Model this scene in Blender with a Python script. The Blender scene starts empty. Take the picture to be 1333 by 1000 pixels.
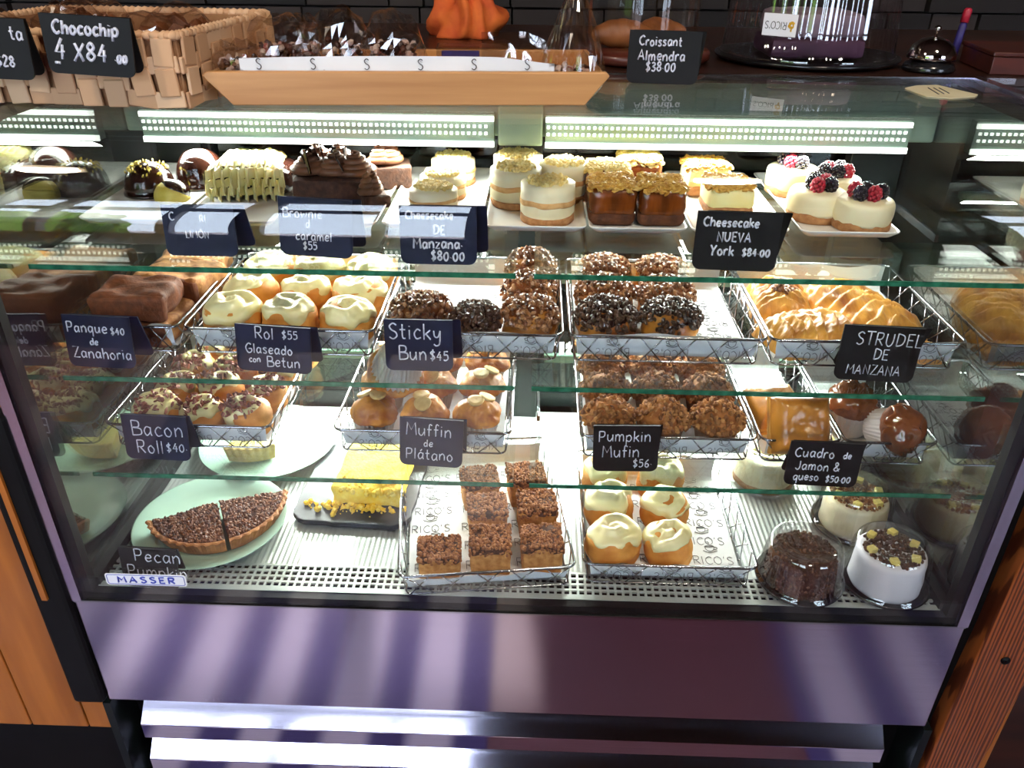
import bpy, math, random
from math import sin, cos, pi, sqrt, atan2, hypot
from mathutils import Vector, Matrix, noise, Euler

# ------------------------------------------------------------------ camera, world, sun, exposure
S = bpy.context.scene
COL = S.collection
CP = Vector((.0182, -.8191, 1.5284))
YAW, PIT, ROL, FPX = .0282, .5203, .009, 1048.16
_F = Vector((-sin(YAW)*cos(PIT), cos(YAW)*cos(PIT), -sin(PIT)))
_R = Vector((cos(YAW), sin(YAW), 0)); _U = _R.cross(_F)
_R, _U = _R*cos(ROL) + _U*sin(ROL), _U*cos(ROL) - _R*sin(ROL)
cd = bpy.data.cameras.new('camera'); cam = bpy.data.objects.new('camera', cd); COL.objects.link(cam)
cam.matrix_world = Matrix(((_R.x, _U.x, -_F.x, CP.x), (_R.y, _U.y, -_F.y, CP.y), (_R.z, _U.z, -_F.z, CP.z), (0, 0, 0, 1)))
cd.sensor_width = 36; cd.lens = FPX*36/1333; cd.clip_start = .02; cd.clip_end = 200
S.camera = cam
S.view_settings.view_transform = 'Standard'; S.view_settings.look = 'None'
S.view_settings.gamma = 1; S.view_settings.use_curve_mapping = False
S.view_settings.exposure = 0.0
S.cycles.transparent_max_bounces = 48; S.cycles.max_bounces = 10; S.cycles.glossy_bounces = 6
S.cycles.sample_clamp_indirect = 4.0
S.cycles.caustics_reflective = False; S.cycles.caustics_refractive = False

w = bpy.data.worlds.new('sky'); S.world = w; w.use_nodes = True
w.node_tree.nodes['Background'].inputs[0].default_value = (.70, .80, 1, 1)
w.node_tree.nodes['Background'].inputs[1].default_value = 11.0

sd = bpy.data.lights.new('sun', 'SUN'); sd.energy = 7; sd.angle = .01; sd.color = (1, .93, .82)
sun = bpy.data.objects.new('sun', sd); COL.objects.link(sun)
sun.rotation_euler = Vector((.10, .70, -.745)).to_track_quat('-Z', 'Y').to_euler()

def ray(px, py): return _F + _R*((px-666.5)/FPX) - _U*((py-500)/FPX)
def PZ(px, py, z):                      # the point of the horizontal plane z seen at a pixel
    d = ray(px, py); return CP + d*((z-CP.z)/d.z)
def PY(px, py, y):
    d = ray(px, py); return CP + d*((y-CP.y)/d.y)
def proj(p):
    d = Vector(p)-CP; k = d.dot(_F)
    return 666.5+FPX*d.dot(_R)/k, 500-FPX*d.dot(_U)/k

# ------------------------------------------------------------------ materials
def lin(c):
    return tuple(((v/255+.055)/1.055)**2.4 if v > 10 else v/255/12.92 for v in c)
def nt(name):
    m = bpy.data.materials.new(name); m.use_nodes = True
    return m, m.node_tree, m.node_tree.nodes['Principled BSDF']
def rampnode(t, fac, cols):
    r = t.nodes.new('ShaderNodeValToRGB')
    e = r.color_ramp.elements
    while len(e) < len(cols): e.new(.5)
    for k, (p, c) in enumerate(cols): e[k].position = p; e[k].color = (*c, 1)
    t.links.new(fac, r.inputs[0]); return r.outputs[0]
def mat(name, c, c2=None, rough=.6, metal=0, scale=30, bump=0, bscale=None, stretch=None, spec=.5, isl=None, coat=0, sss=0, detail=4, lo=.35, hi=.65, wave=None):
    """noise-mottled surface between two sRGB colours; isl = per-piece colour spread"""
    m, t, b = nt(name)
    b.inputs['Roughness'].default_value = rough; b.inputs['Metallic'].default_value = metal
    b.inputs['Specular IOR Level'].default_value = spec; b.inputs['Coat Weight'].default_value = coat
    if coat: b.inputs['Coat Roughness'].default_value = .12
    if sss:
        b.inputs['Subsurface Weight'].default_value = sss; b.inputs['Subsurface Scale'].default_value = .004
        b.inputs['Subsurface Radius'].default_value = (1, .6, .35)
    c = lin(c); c2 = lin(c2) if c2 else c
    co = t.nodes.new('ShaderNodeTexCoord').outputs['Object']
    if stretch:
        mp = t.nodes.new('ShaderNodeMapping'); mp.inputs['Scale'].default_value = stretch
        t.links.new(co, mp.inputs[0]); co = mp.outputs[0]
    if wave:
        n = t.nodes.new('ShaderNodeTexWave'); n.inputs['Scale'].default_value = scale; n.inputs['Distortion'].default_value = wave
        n.inputs['Detail'].default_value = 3; n.inputs['Detail Scale'].default_value = 1.5
    else:
        n = t.nodes.new('ShaderNodeTexNoise'); n.inputs['Scale'].default_value = scale; n.inputs['Detail'].default_value = detail
    t.links.new(co, n.inputs['Vector'])
    fac = n.outputs['Fac']
    if isl:
        g = t.nodes.new('ShaderNodeNewGeometry')
        col = rampnode(t, g.outputs['Random Per Island'], [(k/(len(isl)-1), lin(x)) for k, x in enumerate(isl)])
    else:
        col = rampnode(t, fac, [(lo, c), (hi, c2)])
    t.links.new(col, b.inputs['Base Color'])
    if bump:
        n2 = t.nodes.new('ShaderNodeTexNoise'); n2.inputs['Scale'].default_value = bscale or scale; n2.inputs['Detail'].default_value = 5
        t.links.new(co, n2.inputs['Vector'])
        bp = t.nodes.new('ShaderNodeBump'); bp.inputs['Strength'].default_value = bump; bp.inputs['Distance'].default_value = .002
        t.links.new(n2.outputs['Fac'], bp.inputs['Height']); t.links.new(bp.outputs[0], b.inputs['Normal'])
    return m
def glass(name, tint, f0=.04, rough=0.0):
    """thin clear pane: tinted see-through plus a Fresnel (Schlick) reflection"""
    m = bpy.data.materials.new(name); m.use_nodes = True; t = m.node_tree; t.nodes.clear()
    out = t.nodes.new('ShaderNodeOutputMaterial'); mx = t.nodes.new('ShaderNodeMixShader')
    tr = t.nodes.new('ShaderNodeBsdfTransparent'); gl = t.nodes.new('ShaderNodeBsdfGlossy')
    tr.inputs[0].default_value = (*tint, 1); gl.inputs['Roughness'].default_value = rough; gl.inputs[0].default_value = (1, 1, 1, 1)
    g = t.nodes.new('ShaderNodeNewGeometry'); d = t.nodes.new('ShaderNodeVectorMath'); d.operation = 'DOT_PRODUCT'
    t.links.new(g.outputs['Normal'], d.inputs[0]); t.links.new(g.outputs['Incoming'], d.inputs[1])
    def mth(op, a, bb):
        n = t.nodes.new('ShaderNodeMath'); n.operation = op
        for i, x in enumerate((a, bb)):
            if x is None: continue
            if isinstance(x, (int, float)): n.inputs[i].default_value = x
            else: t.links.new(x, n.inputs[i])
        return n.outputs[0]
    a = mth('ABSOLUTE', d.outputs['Value'], None); a = mth('SUBTRACT', 1, a); a = mth('POWER', a, 5)
    a = mth('MULTIPLY', a, 1-f0); a = mth('ADD', a, f0)
    t.links.new(a, mx.inputs[0]); t.links.new(tr.outputs[0], mx.inputs[1]); t.links.new(gl.outputs[0], mx.inputs[2])
    t.links.new(mx.outputs[0], out.inputs[0]); return m
def emit(name, c, s):
    m, t, b = nt(name); b.inputs['Emission Color'].default_value = (*c, 1); b.inputs['Emission Strength'].default_value = s
    b.inputs['Base Color'].default_value = (.8, .8, .8, 1); return m
def steel(name, c, rough, aniso, stretch=(2, 40, 400)):
    m, t, b = nt(name); b.inputs['Metallic'].default_value = 1
    b.inputs['Roughness'].default_value = rough; b.inputs['Anisotropic'].default_value = aniso; b.inputs['Anisotropic Rotation'].default_value = .25
    tg = t.nodes.new('ShaderNodeTangent'); tg.direction_type = 'RADIAL'; tg.axis = 'Z'
    t.links.new(tg.outputs[0], b.inputs['Tangent'])
    co = t.nodes.new('ShaderNodeTexCoord').outputs['Object']; mp = t.nodes.new('ShaderNodeMapping'); mp.inputs['Scale'].default_value = stretch
    t.links.new(co, mp.inputs[0]); n = t.nodes.new('ShaderNodeTexNoise'); n.inputs['Scale'].default_value = 3; n.inputs['Detail'].default_value = 3
    t.links.new(mp.outputs[0], n.inputs['Vector'])
    c = lin(c); t.links.new(rampnode(t, n.outputs['Fac'], [(.3, tuple(v*.86 for v in c)), (.7, c)]), b.inputs['Base Color'])
    return m

M = {}
M['glass'] = glass('clear_glass', (.985, .995, .985))
M['shelf_glass'] = glass('shelf_glass', (.95, .985, .965), .07)
M['end_glass'] = glass('end_glass', (.90, .96, .93), .28)
M['door_glass'] = glass('tinted_door_glass', (.25, .36, .36), .07)
M['edge'] = mat('green_glass_edge', (22, 84, 64), (52, 124, 98), rough=.15, scale=60)
M['plastic'] = glass('clear_plastic', (.97, .97, .97), .12, .04)
M['ribbed'] = glass('ribbed_plastic', (.94, .93, .95), .14, .05)
M['film'] = glass('clear_film', (.94, .91, .89), .16, .08)
M['steel'] = steel('brushed_steel', (208, 200, 222), .17, .88)  # lavender of the purple reflections tinted into the steel colour
M['slat'] = steel('polished_steel', (225, 218, 240), .10, .5)
M['chrome'] = mat('bright_wire', (172, 172, 178), rough=.18, metal=1)
M['bell'] = mat('bell_chrome', (235, 225, 220), rough=.06, metal=1)
M['deck'] = mat('pale_deck_steel', (214, 218, 214), (190, 196, 194), rough=.38, metal=.55, scale=9, detail=6)
M['black'] = mat('black_rubber', (7, 7, 8), (12, 12, 13), rough=.55, scale=20, spec=.2)
M['dgreen'] = mat('dark_green_frame', (9, 15, 15), (16, 24, 23), rough=.35, scale=10, spec=.3)
M['header'] = mat('pale_green_header', (150, 172, 158), (132, 156, 144), rough=.3, metal=.2, scale=6)
M['lamp'] = emit('led_diffuser', (.93, 1, .93), 3.2)
M['dot'] = emit('led_dot', (.95, 1, .95), 2.6)
M['warm'] = emit('warm_diffuser', (1, .75, .5), 12)
M['board'] = mat('bluelit_board', (6, 15, 44), (10, 21, 56), rough=.55, scale=25, spec=.3)  # dark sign board with bluish window light put into its colour
M['boardk'] = mat('black_board', (7, 8, 11), (11, 12, 15), rough=.6, scale=25, spec=.3)
M['chalk'] = mat('chalk', (235, 235, 245), (170, 178, 200), rough=.9, scale=300, lo=.3, hi=.75)
M['paper'] = mat('white_liner_paper', (236, 238, 240), (224, 228, 232), rough=.8, scale=12)
M['print'] = mat('grey_print', (70, 72, 80), rough=.8)
M['plate'] = mat('white_china', (240, 240, 236), rough=.18, scale=8, coat=.3)
M['gplate'] = mat('mint_china', (168, 200, 184), (180, 210, 194), rough=.2, scale=8, coat=.3)
M['slate'] = mat('dark_slate', (16, 20, 30), (34, 40, 52), rough=.45, scale=22, bump=.5, detail=8)
M['slatee'] = mat('slate_edge', (22, 26, 36), (80, 84, 94), rough=.6, scale=60, bump=.8, lo=.45, hi=.8)
M['dough'] = mat('baked_dough', (196, 120, 44), (230, 162, 76), rough=.6, scale=28, bump=.4, bscale=120)
M['bun'] = mat('browned_bun', (150, 80, 30), (220, 150, 62), rough=.35, scale=26, bump=.3, bscale=90, coat=.25)
M['icing'] = mat('white_icing', (240, 230, 180), (226, 210, 146), rough=.32, scale=20, sss=.1, coat=.2)
M['cream'] = mat('cream_frosting', (250, 240, 180), (245, 228, 150), rough=.5, scale=25, sss=.1)
M['mousse'] = mat('ivory_mousse', (246, 236, 200), (238, 224, 180), rough=.5, scale=20, bump=.15, bscale=200, sss=.1)
M['biscuit'] = mat('biscuit_base', (150, 100, 60), (186, 134, 86), rough=.85, scale=120, bump=.6, bscale=300)
M['sponge'] = mat('pale_sponge', (200, 150, 90), (222, 176, 116), rough=.85, scale=130, bump=.6, bscale=260)
M['csponge'] = mat('coffee_sponge', (176, 118, 62), (210, 154, 90), rough=.85, scale=110, bump=.8, bscale=260)
M['brown'] = mat('brown_loaf', (96, 50, 26), (128, 70, 38), rough=.75, scale=90, bump=.6, bscale=200)
M['loaf'] = mat('carrot_loaf', (150, 92, 50), (206, 148, 92), rough=.8, scale=60, bump=1, bscale=130)
M['dchoc'] = mat('dark_chocolate', (30, 14, 10), (46, 22, 15), rough=.12, scale=14, coat=.6)
M['mchoc'] = mat('milk_chocolate_frosting', (92, 56, 36), (122, 78, 50), rough=.4, scale=40)
M['browniem'] = mat('brownie', (58, 34, 24), (86, 54, 38), rough=.85, scale=120, bump=.8, bscale=260)
M['glaze'] = mat('chocolate_glaze', (110, 58, 30), (136, 78, 44), rough=.14, scale=30, coat=.6)
M['caramel'] = mat('caramel_side', (140, 70, 18), (98, 46, 12), rough=.25, scale=30, stretch=(3, 3, .5), coat=.3)
M['crust'] = mat('dark_crust', (74, 38, 20), (104, 58, 30), rough=.8, scale=90, bump=.5, bscale=250)
M['tart'] = mat('tart_crust', (150, 92, 50), (186, 124, 72), rough=.75, scale=60, bump=.3, bscale=200)
M['ptart'] = mat('pale_tart_crust', (226, 190, 120), (240, 212, 146), rough=.75, scale=60, bump=.3, bscale=200)
M['filling'] = mat('pecan_filling', (84, 46, 24), (112, 64, 36), rough=.5, scale=40, coat=.2)
M['pecan'] = mat('pecan_bits', (90, 50, 26), rough=.55, isl=[(66, 36, 20), (104, 60, 36), (146, 92, 58), (86, 48, 28)])
M['nut'] = mat('glazed_nut_bits', (90, 50, 26), rough=.3, coat=.4, isl=[(70, 40, 24), (130, 80, 46), (196, 142, 96), (104, 60, 36), (160, 104, 62)])
M['dnut'] = mat('dark_nut_bits', (60, 36, 22), rough=.35, coat=.3, isl=[(38, 24, 18), (66, 44, 32), (92, 64, 46), (50, 32, 24)])
M['bacon'] = mat('bacon_bits', (110, 50, 36), rough=.5, isl=[(92, 40, 30), (140, 76, 58), (116, 56, 42), (176, 116, 92)])
M['almond'] = mat('almond_flakes', (230, 190, 100), rough=.5, isl=[(222, 178, 84), (196, 144, 54), (234, 198, 110), (180, 126, 46)])
M['crumble'] = mat('yellow_crumble', (240, 214, 130), rough=.7, isl=[(244, 222, 146), (232, 200, 110), (250, 234, 170)])
M['streusel'] = mat('brown_streusel', (150, 96, 50), rough=.8, isl=[(104, 62, 34), (150, 98, 54), (190, 134, 78), (80, 46, 26)])
M['coffeecr'] = mat('coffee_crumb', (110, 64, 38), rough=.8, isl=[(100, 58, 32), (146, 92, 56), (176, 118, 74), (118, 70, 42)])
M['cocoa'] = mat('cocoa_crumb', (70, 42, 30), rough=.85, isl=[(48, 28, 20), (86, 54, 38), (66, 40, 28), (120, 82, 58)])
M['pumpkin'] = mat('pumpkin_muffin_top', (140, 82, 38), (176, 112, 56), rough=.75, scale=70, bump=.8, bscale=160)
M['banana'] = mat('banana_muffin_top', (150, 72, 12), (224, 150, 42), rough=.5, scale=30, bump=.5, bscale=120, coat=.15)
M['bslice'] = mat('banana_slice', (232, 200, 130), (206, 160, 90), rough=.5, scale=60)
M['cup'] = mat('muffin_paper', (206, 196, 194), (222, 214, 212), rough=.8, scale=20)
M['dcup'] = mat('brown_muffin_paper', (150, 118, 96), (180, 146, 122), rough=.8, scale=20)
M['blackb'] = mat('blackberry_skin', (18, 14, 24), (34, 24, 44), rough=.25, scale=60, coat=.3)
M['raspb'] = mat('raspberry_skin', (150, 20, 44), (184, 40, 60), rough=.35, scale=60)
M['yellow'] = mat('yellow_cake', (246, 206, 60), (250, 222, 100), rough=.85, scale=90, bump=.8, bscale=220)
M['ycrumb'] = mat('yellow_crumbs', (246, 206, 60), rough=.85, isl=[(250, 214, 80), (238, 190, 40), (252, 228, 120)])
M['lemon'] = mat('lemon_filling', (226, 196, 70), (240, 216, 110), rough=.5, scale=60, bump=.4)
M['tan'] = mat('palm_leaf', (196, 150, 112), (224, 184, 146), rough=.75, scale=8, stretch=(1, 1, 1), bump=.3, bscale=60, isl=[(214, 170, 130), (196, 150, 110), (226, 188, 150), (206, 160, 120)])
M['tand'] = mat('dark_palm_leaf', (146, 102, 66), (176, 130, 90), rough=.8, scale=30, bump=.5)
M['bamboo'] = mat('bamboo', (184, 128, 74), (206, 152, 96), rough=.4, scale=7, stretch=(.5, 4, 9), bump=.1)
M['wood'] = mat('orange_pine', (150, 82, 22), (178, 104, 36), rough=.45, scale=5, stretch=(5, 5, .5), coat=.15)
M['redwood'] = mat('red_pine', (84, 36, 14), (150, 78, 36), rough=.4, scale=26, stretch=(2.2, 1, .12), wave=5, coat=.2)
M['dwood'] = mat('dark_wood', (36, 18, 12), (58, 30, 20), rough=.35, scale=6, stretch=(.6, 4, 4), coat=.2)
M['mahog'] = mat('mahogany', (66, 26, 18), (92, 40, 28), rough=.35, scale=8, stretch=(1, 5, 5), coat=.3)
M['stone'] = mat('stacked_stone', (34, 30, 28), (58, 50, 46), rough=.8, scale=6, bump=.6, isl=[(24, 20, 20), (44, 36, 34), (60, 50, 46), (32, 26, 26)])
M['tile'] = mat('maroon_floor', (72, 18, 34), (88, 26, 42), rough=.45, scale=3)
M['mat'] = mat('reflection_stripes', (178, 172, 190), (62, 52, 104), rough=.9, scale=1.7, stretch=(1, .02, 1), wave=2.2, lo=.3, hi=.7)  # stripes made up for the bands mirrored in the steel panel
M['plaster'] = mat('warm_plaster', (62, 44, 38), (74, 54, 46), rough=.9, scale=3)
M['pave'] = mat('pavement', (196, 176, 172), (176, 160, 160), rough=.9, scale=2)
M['leaf'] = mat('hedge_leaf', (90, 140, 30), (150, 190, 50), rough=.6, scale=9, bump=1)
M['cloth'] = mat('orange_cloth', (190, 74, 24), (220, 110, 40), rough=.8, scale=24, bump=.6)
M['purple'] = mat('purple_card', (40, 30, 90), (56, 44, 120), rough=.5)
M['pcake'] = mat('pale_cake', (150, 132, 142), (116, 98, 112), rough=.7, scale=20)
M['lavender'] = mat('berry_filling', (58, 32, 54), (76, 44, 70), rough=.7, scale=20)
M['blue'] = mat('badge_blue', (56, 70, 176), rough=.4)
M['white'] = mat('label_white', (238, 238, 244), rough=.5)
M['cheese'] = mat('yellow_cube', (238, 216, 110), (246, 228, 140), rough=.5, scale=40)
M['amber'] = mat('amber_pastry', (112, 62, 30), (150, 90, 46), rough=.5, scale=20)
M['pot'] = mat('black_tray', (16, 16, 18), (24, 24, 27), rough=.2, scale=20, coat=.3)
M['ochre'] = mat('ochre_ink', (214, 168, 40), rough=.6)

# ------------------------------------------------------------------ mesh helpers
def nz(p, f, s=0.0): return noise.noise(Vector((p[0]*f+s*7.13, p[1]*f-s*3.7, p[2]*f+s*1.9)))
def ico_base():
    t = (1+5**.5)/2
    v = [Vector(a).normalized() for a in ((-1, t, 0), (1, t, 0), (-1, -t, 0), (1, -t, 0), (0, -1, t), (0, 1, t), (0, -1, -t), (0, 1, -t), (t, 0, -1), (t, 0, 1), (-t, 0, -1), (-t, 0, 1))]
    f = [(0, 11, 5), (0, 5, 1), (0, 1, 7), (0, 7, 10), (0, 10, 11), (1, 5, 9), (5, 11, 4), (11, 10, 2), (10, 7, 6), (7, 1, 8), (3, 9, 4), (3, 4, 2), (3, 2, 6), (3, 6, 8), (3, 8, 9), (4, 9, 5), (2, 4, 11), (6, 2, 10), (8, 6, 7), (9, 8, 1)]
    return v, f
ICO = ico_base()
class MB:
    def __init__(s): s.v = []; s.f = []
    def add(s, vs, fs, T=None):
        o = len(s.v)
        s.v += [T @ Vector(p) for p in vs] if T else [Vector(p) for p in vs]
        s.f += [tuple(i+o for i in f) for f in fs]
        return s
    def box(s, c, d, T=None, rz=0):
        x, y, z = (k/2 for k in d); R = Matrix.Translation(c) @ Matrix.Rotation(rz, 4, 'Z')
        vs = [R @ Vector(p) for p in ((-x, -y, -z), (x, -y, -z), (x, y, -z), (-x, y, -z), (-x, -y, z), (x, -y, z), (x, y, z), (-x, y, z))]
        return s.add(vs, [(0, 3, 2, 1), (4, 5, 6, 7), (0, 1, 5, 4), (1, 2, 6, 5), (2, 3, 7, 6), (3, 0, 4, 7)], T)
    def tube(s, pts, r, n=6, closed=False, T=None):
        pts = [Vector(p) for p in pts]; k = len(pts); vs = []; fs = []
        up = None
        for i, p in enumerate(pts):
            a = pts[i-1] if (closed or i) else pts[0]; b = pts[(i+1) % k] if (closed or i < k-1) else pts[-1]
            d = (b-a); d = d.normalized() if d.length > 1e-9 else Vector((0, 0, 1))
            if up is None: up = Vector((0, 0, 1)) if abs(d.z) < .9 else Vector((1, 0, 0))
            x = up.cross(d); x = x.normalized() if x.length > 1e-6 else d.orthogonal().normalized()
            y = d.cross(x); up = y
            rr = r(i/(k-1)) if callable(r) else r
            vs += [p + x*(rr*cos(2*pi*j/n)) + y*(rr*sin(2*pi*j/n)) for j in range(n)]
        for i in range(k if closed else k-1):
            i2 = (i+1) % k
            fs += [(i*n+j, i*n+(j+1) % n, i2*n+(j+1) % n, i2*n+j) for j in range(n)]
        if not closed: fs += [tuple(range(n))[::-1], tuple((k-1)*n+j for j in range(n))]
        return s.add(vs, fs, T)
    def lathe(s, prof, n=32, fn=None, T=None, cap=True):
        vs = []; fs = []
        for (r, z) in prof:
            for j in range(n):
                a = 2*pi*j/n; rr, zz = fn(a, r, z) if fn else (r, z)
                vs.append((rr*cos(a), rr*sin(a), zz))
        for i in range(len(prof)-1):
            fs += [(i*n+j, i*n+(j+1) % n, (i+1)*n+(j+1) % n, (i+1)*n+j) for j in range(n)]
        if cap:
            fs.append(tuple(range(n))[::-1]); fs.append(tuple((len(prof)-1)*n+j for j in range(n)))
        return s.add(vs, fs, T)
    def grid(s, nx, ny, fn, T=None, closed=False):
        vs = [fn(i/nx, j/ny) for j in range(ny+1) for i in range(nx+1)]
        fs = [(j*(nx+1)+i, j*(nx+1)+i+1, (j+1)*(nx+1)+i+1, (j+1)*(nx+1)+i) for j in range(ny) for i in range(nx)]
        return s.add(vs, fs, T)
    def prism(s, out, z0, z1, T=None):
        n = len(out); vs = [(x, y, z0) for x, y in out]+[(x, y, z1) for x, y in out]
        return s.add(vs, [tuple(range(n))[::-1], tuple(range(n, 2*n))]+[(i, (i+1) % n, n+(i+1) % n, n+i) for i in range(n)], T)
    def bit(s, c, d, rnd, rot=None):
        e = Euler(rot or (rnd.random()*6, rnd.random()*6, rnd.random()*6)).to_matrix()
        vs = [Vector(c) + e @ Vector((v.x*d[0]*(.8+.4*rnd.random()), v.y*d[1], v.z*d[2])) for v in ICO[0]]
        return s.add(vs, ICO[1])
    def build(s, name, m, parent=None, smooth=True, bevel=0, sub=0, loc=None, rot=None, ang=None):
        me = bpy.data.meshes.new(name); me.from_pydata([tuple(p) for p in s.v], [], s.f); me.update()
        if smooth: me.polygons.foreach_set('use_smooth', [True]*len(me.polygons))
        if smooth and ang: me.set_sharp_from_angle(angle=ang)
        me.materials.append(M[m] if isinstance(m, str) else m)
        o = bpy.data.objects.new(name, me); COL.objects.link(o)
        if parent: o.parent = parent
        if loc: o.location = loc
        if rot: o.rotation_euler = rot
        if bevel:
            b = o.modifiers.new('bevel', 'BEVEL'); b.width = bevel; b.segments = 2; b.limit_method = 'ANGLE'
        if sub:
            b = o.modifiers.new('sub', 'SUBSURF'); b.levels = b.render_levels = sub
        return o
def tag(o, label, cat, group=None, kind=None):
    o['label'] = label; o['category'] = cat
    if group: o['group'] = group
    if kind: o['kind'] = kind
    return o
def thing(name, label, cat, loc=(0, 0, 0), rot=(0, 0, 0), group=None):
    o = bpy.data.objects.new(name, None); COL.objects.link(o); o.empty_display_size = .02
    o.location = loc; o.rotation_euler = rot; return tag(o, label, cat, group)
def struct(o): o['kind'] = 'structure'; return o
def dup(root, loc, rot, label, group=None):
    r = root.copy(); COL.objects.link(r); r.location = loc; r.rotation_euler = rot; r['label'] = label
    if group: r['group'] = group
    for ch in list(root.children):
        c = ch.copy(); COL.objects.link(c); c.parent = r
        for g in list(ch.children):
            d = g.copy(); COL.objects.link(d); d.parent = c
    return r
def stuff(o): o['kind'] = 'stuff'; return o
def rrect(w, h, r, n=5, corners=(1, 1, 1, 1)):        # outline, anticlockwise from bottom-left
    pts = []
    for (cx, cy, a0, k) in ((-w/2, -h/2, pi, 0), (w/2, -h/2, 1.5*pi, 1), (w/2, h/2, 0, 2), (-w/2, h/2, .5*pi, 3)):
        if not corners[k]: pts.append((cx, cy)); continue
        ox, oy = cx - math.copysign(r, cx), cy - math.copysign(r, cy)
        for i in range(n+1):
            a = a0+i*pi/2/n; pts.append((ox+r*cos(a), oy+r*sin(a)))
    return pts
# surface of revolution addressed by arc length from the top centre: bodies, icings and scattered toppings share it
class Prof:
    def __init__(s, pts):
        s.p = [Vector(p) for p in pts]; s.L = [0]
        for a, b in zip(s.p, s.p[1:]): s.L.append(s.L[-1]+(b-a).length)
        s.T = s.L[-1]
    def at(s, d):
        d = max(0, min(s.T, d))
        for i in range(len(s.p)-1):
            if d <= s.L[i+1] or i == len(s.p)-2:
                t = (d-s.L[i])/max(1e-9, s.L[i+1]-s.L[i]); q = s.p[i].lerp(s.p[i+1], t); e = (s.p[i+1]-s.p[i]).normalized()
                return q.x, q.y, -e.y, e.x      # r, z, normal r, normal z
def skin(mb, P, L, off=0, n=36, m=14, amp=0, fr=60, seed=0, fn=None):
    vs = []; fs = []
    for i in range(m+1):
        for j in range(n):
            a = 2*pi*j/n; l = L(a) if callable(L) else L
            r, z, nr, nzz = P.at(l*i/m); k = (1-(i/m)**5) if off else 1
            o = off*k - (.0012*(i/m)**5 if off else 0)
            x, y = r*cos(a), r*sin(a)
            o += amp*nz((x, y, z), fr, seed)
            if fn: o += fn(a, i/m, x, y, z)
            vs.append(((r+o*nr)*cos(a), (r+o*nr)*sin(a), z+o*nzz))
    for i in range(m): fs += [(i*n+j, (i+1)*n+j, (i+1)*n+(j+1) % n, i*n+(j+1) % n) for j in range(n)]
    fs.append(tuple(range(n)))
    fs.append(tuple(m*n+j for j in range(n))[::-1])
    return mb.add(vs, fs)
def scatter(mb, P, L, cnt, d, rnd, off=0, flat=False, cx=0, cy=0):
    for _ in range(cnt):
        a = rnd.random()*2*pi; l = (L(a) if callable(L) else L)*sqrt(rnd.random()); r, z, nr, nzz = P.at(l)
        k = .7+.7*rnd.random()
        mb.bit(((r+nr*off)*cos(a)+cx, (r+nr*off)*sin(a)+cy, z+nzz*off), [v*k for v in d], rnd)
    return mb
def cyl_prof(r, h, e=.006, bot=0.0):
    p = [(0, h), (r*.5, h)] + [(r-e+e*sin(a*pi/8), h-e+e*cos(a*pi/8)) for a in range(5)] + [(r, h*.5), (r-bot, .001), (r-bot-.002, 0)]
    return Prof(p)
def dome_prof(r, h, z0=0, p=2.2, n=12, under=None):
    pts = [(r*sin(a*pi/2/n)**(2/p)*1.0 if a else 0, z0+h*cos(a*pi/2/n)**(2/p) if a < n else z0) for a in range(n+1)]
    return Prof(pts + (under or []))
def rbox(mb, d, r=.004, seg=3, T=None, amp=0, fr=60, seed=0, div=7):
    """rounded box with noise, base on z=0"""
    X, Y, Z = d
    def face(fn):
        vs = []
        for j in range(div+1):
            for i in range(div+1):
                p = Vector(fn(i/div*2-1, j/div*2-1)); q = Vector((p.x*X/2, p.y*Y/2, p.z*Z/2))
                c = Vector((max(-X/2+r, min(X/2-r, q.x)), max(-Y/2+r, min(Y/2-r, q.y)), max(-Z/2+r, min(Z/2-r, q.z))))
                e = q-c
                if e.length > 1e-9: q = c+e.normalized()*r
                nn = (e.normalized() if e.length > 1e-9 else p)
                q = q + nn*(amp*nz(q, fr, seed)); vs.append(q + Vector((0, 0, Z/2)))
        mb.add(vs, [(j*(div+1)+i, j*(div+1)+i+1, (j+1)*(div+1)+i+1, (j+1)*(div+1)+i) for j in range(div) for i in range(div)], T)
    k = lambda t: math.copysign(abs(t)**.7, t)
    face(lambda a, b: (k(a), k(b), 1)); face(lambda a, b: (k(b), k(a), -1))
    face(lambda a, b: (k(a), -1, k(b))); face(lambda a, b: (k(b), 1, k(a)))
    face(lambda a, b: (1, k(a), k(b))); face(lambda a, b: (-1, k(b), k(a)))
    return mb
def rotT(rx=0, ry=0, rz=0, t=(0, 0, 0)): return Matrix.Translation(t) @ Euler((rx, ry, rz)).to_matrix().to_4x4()

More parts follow.
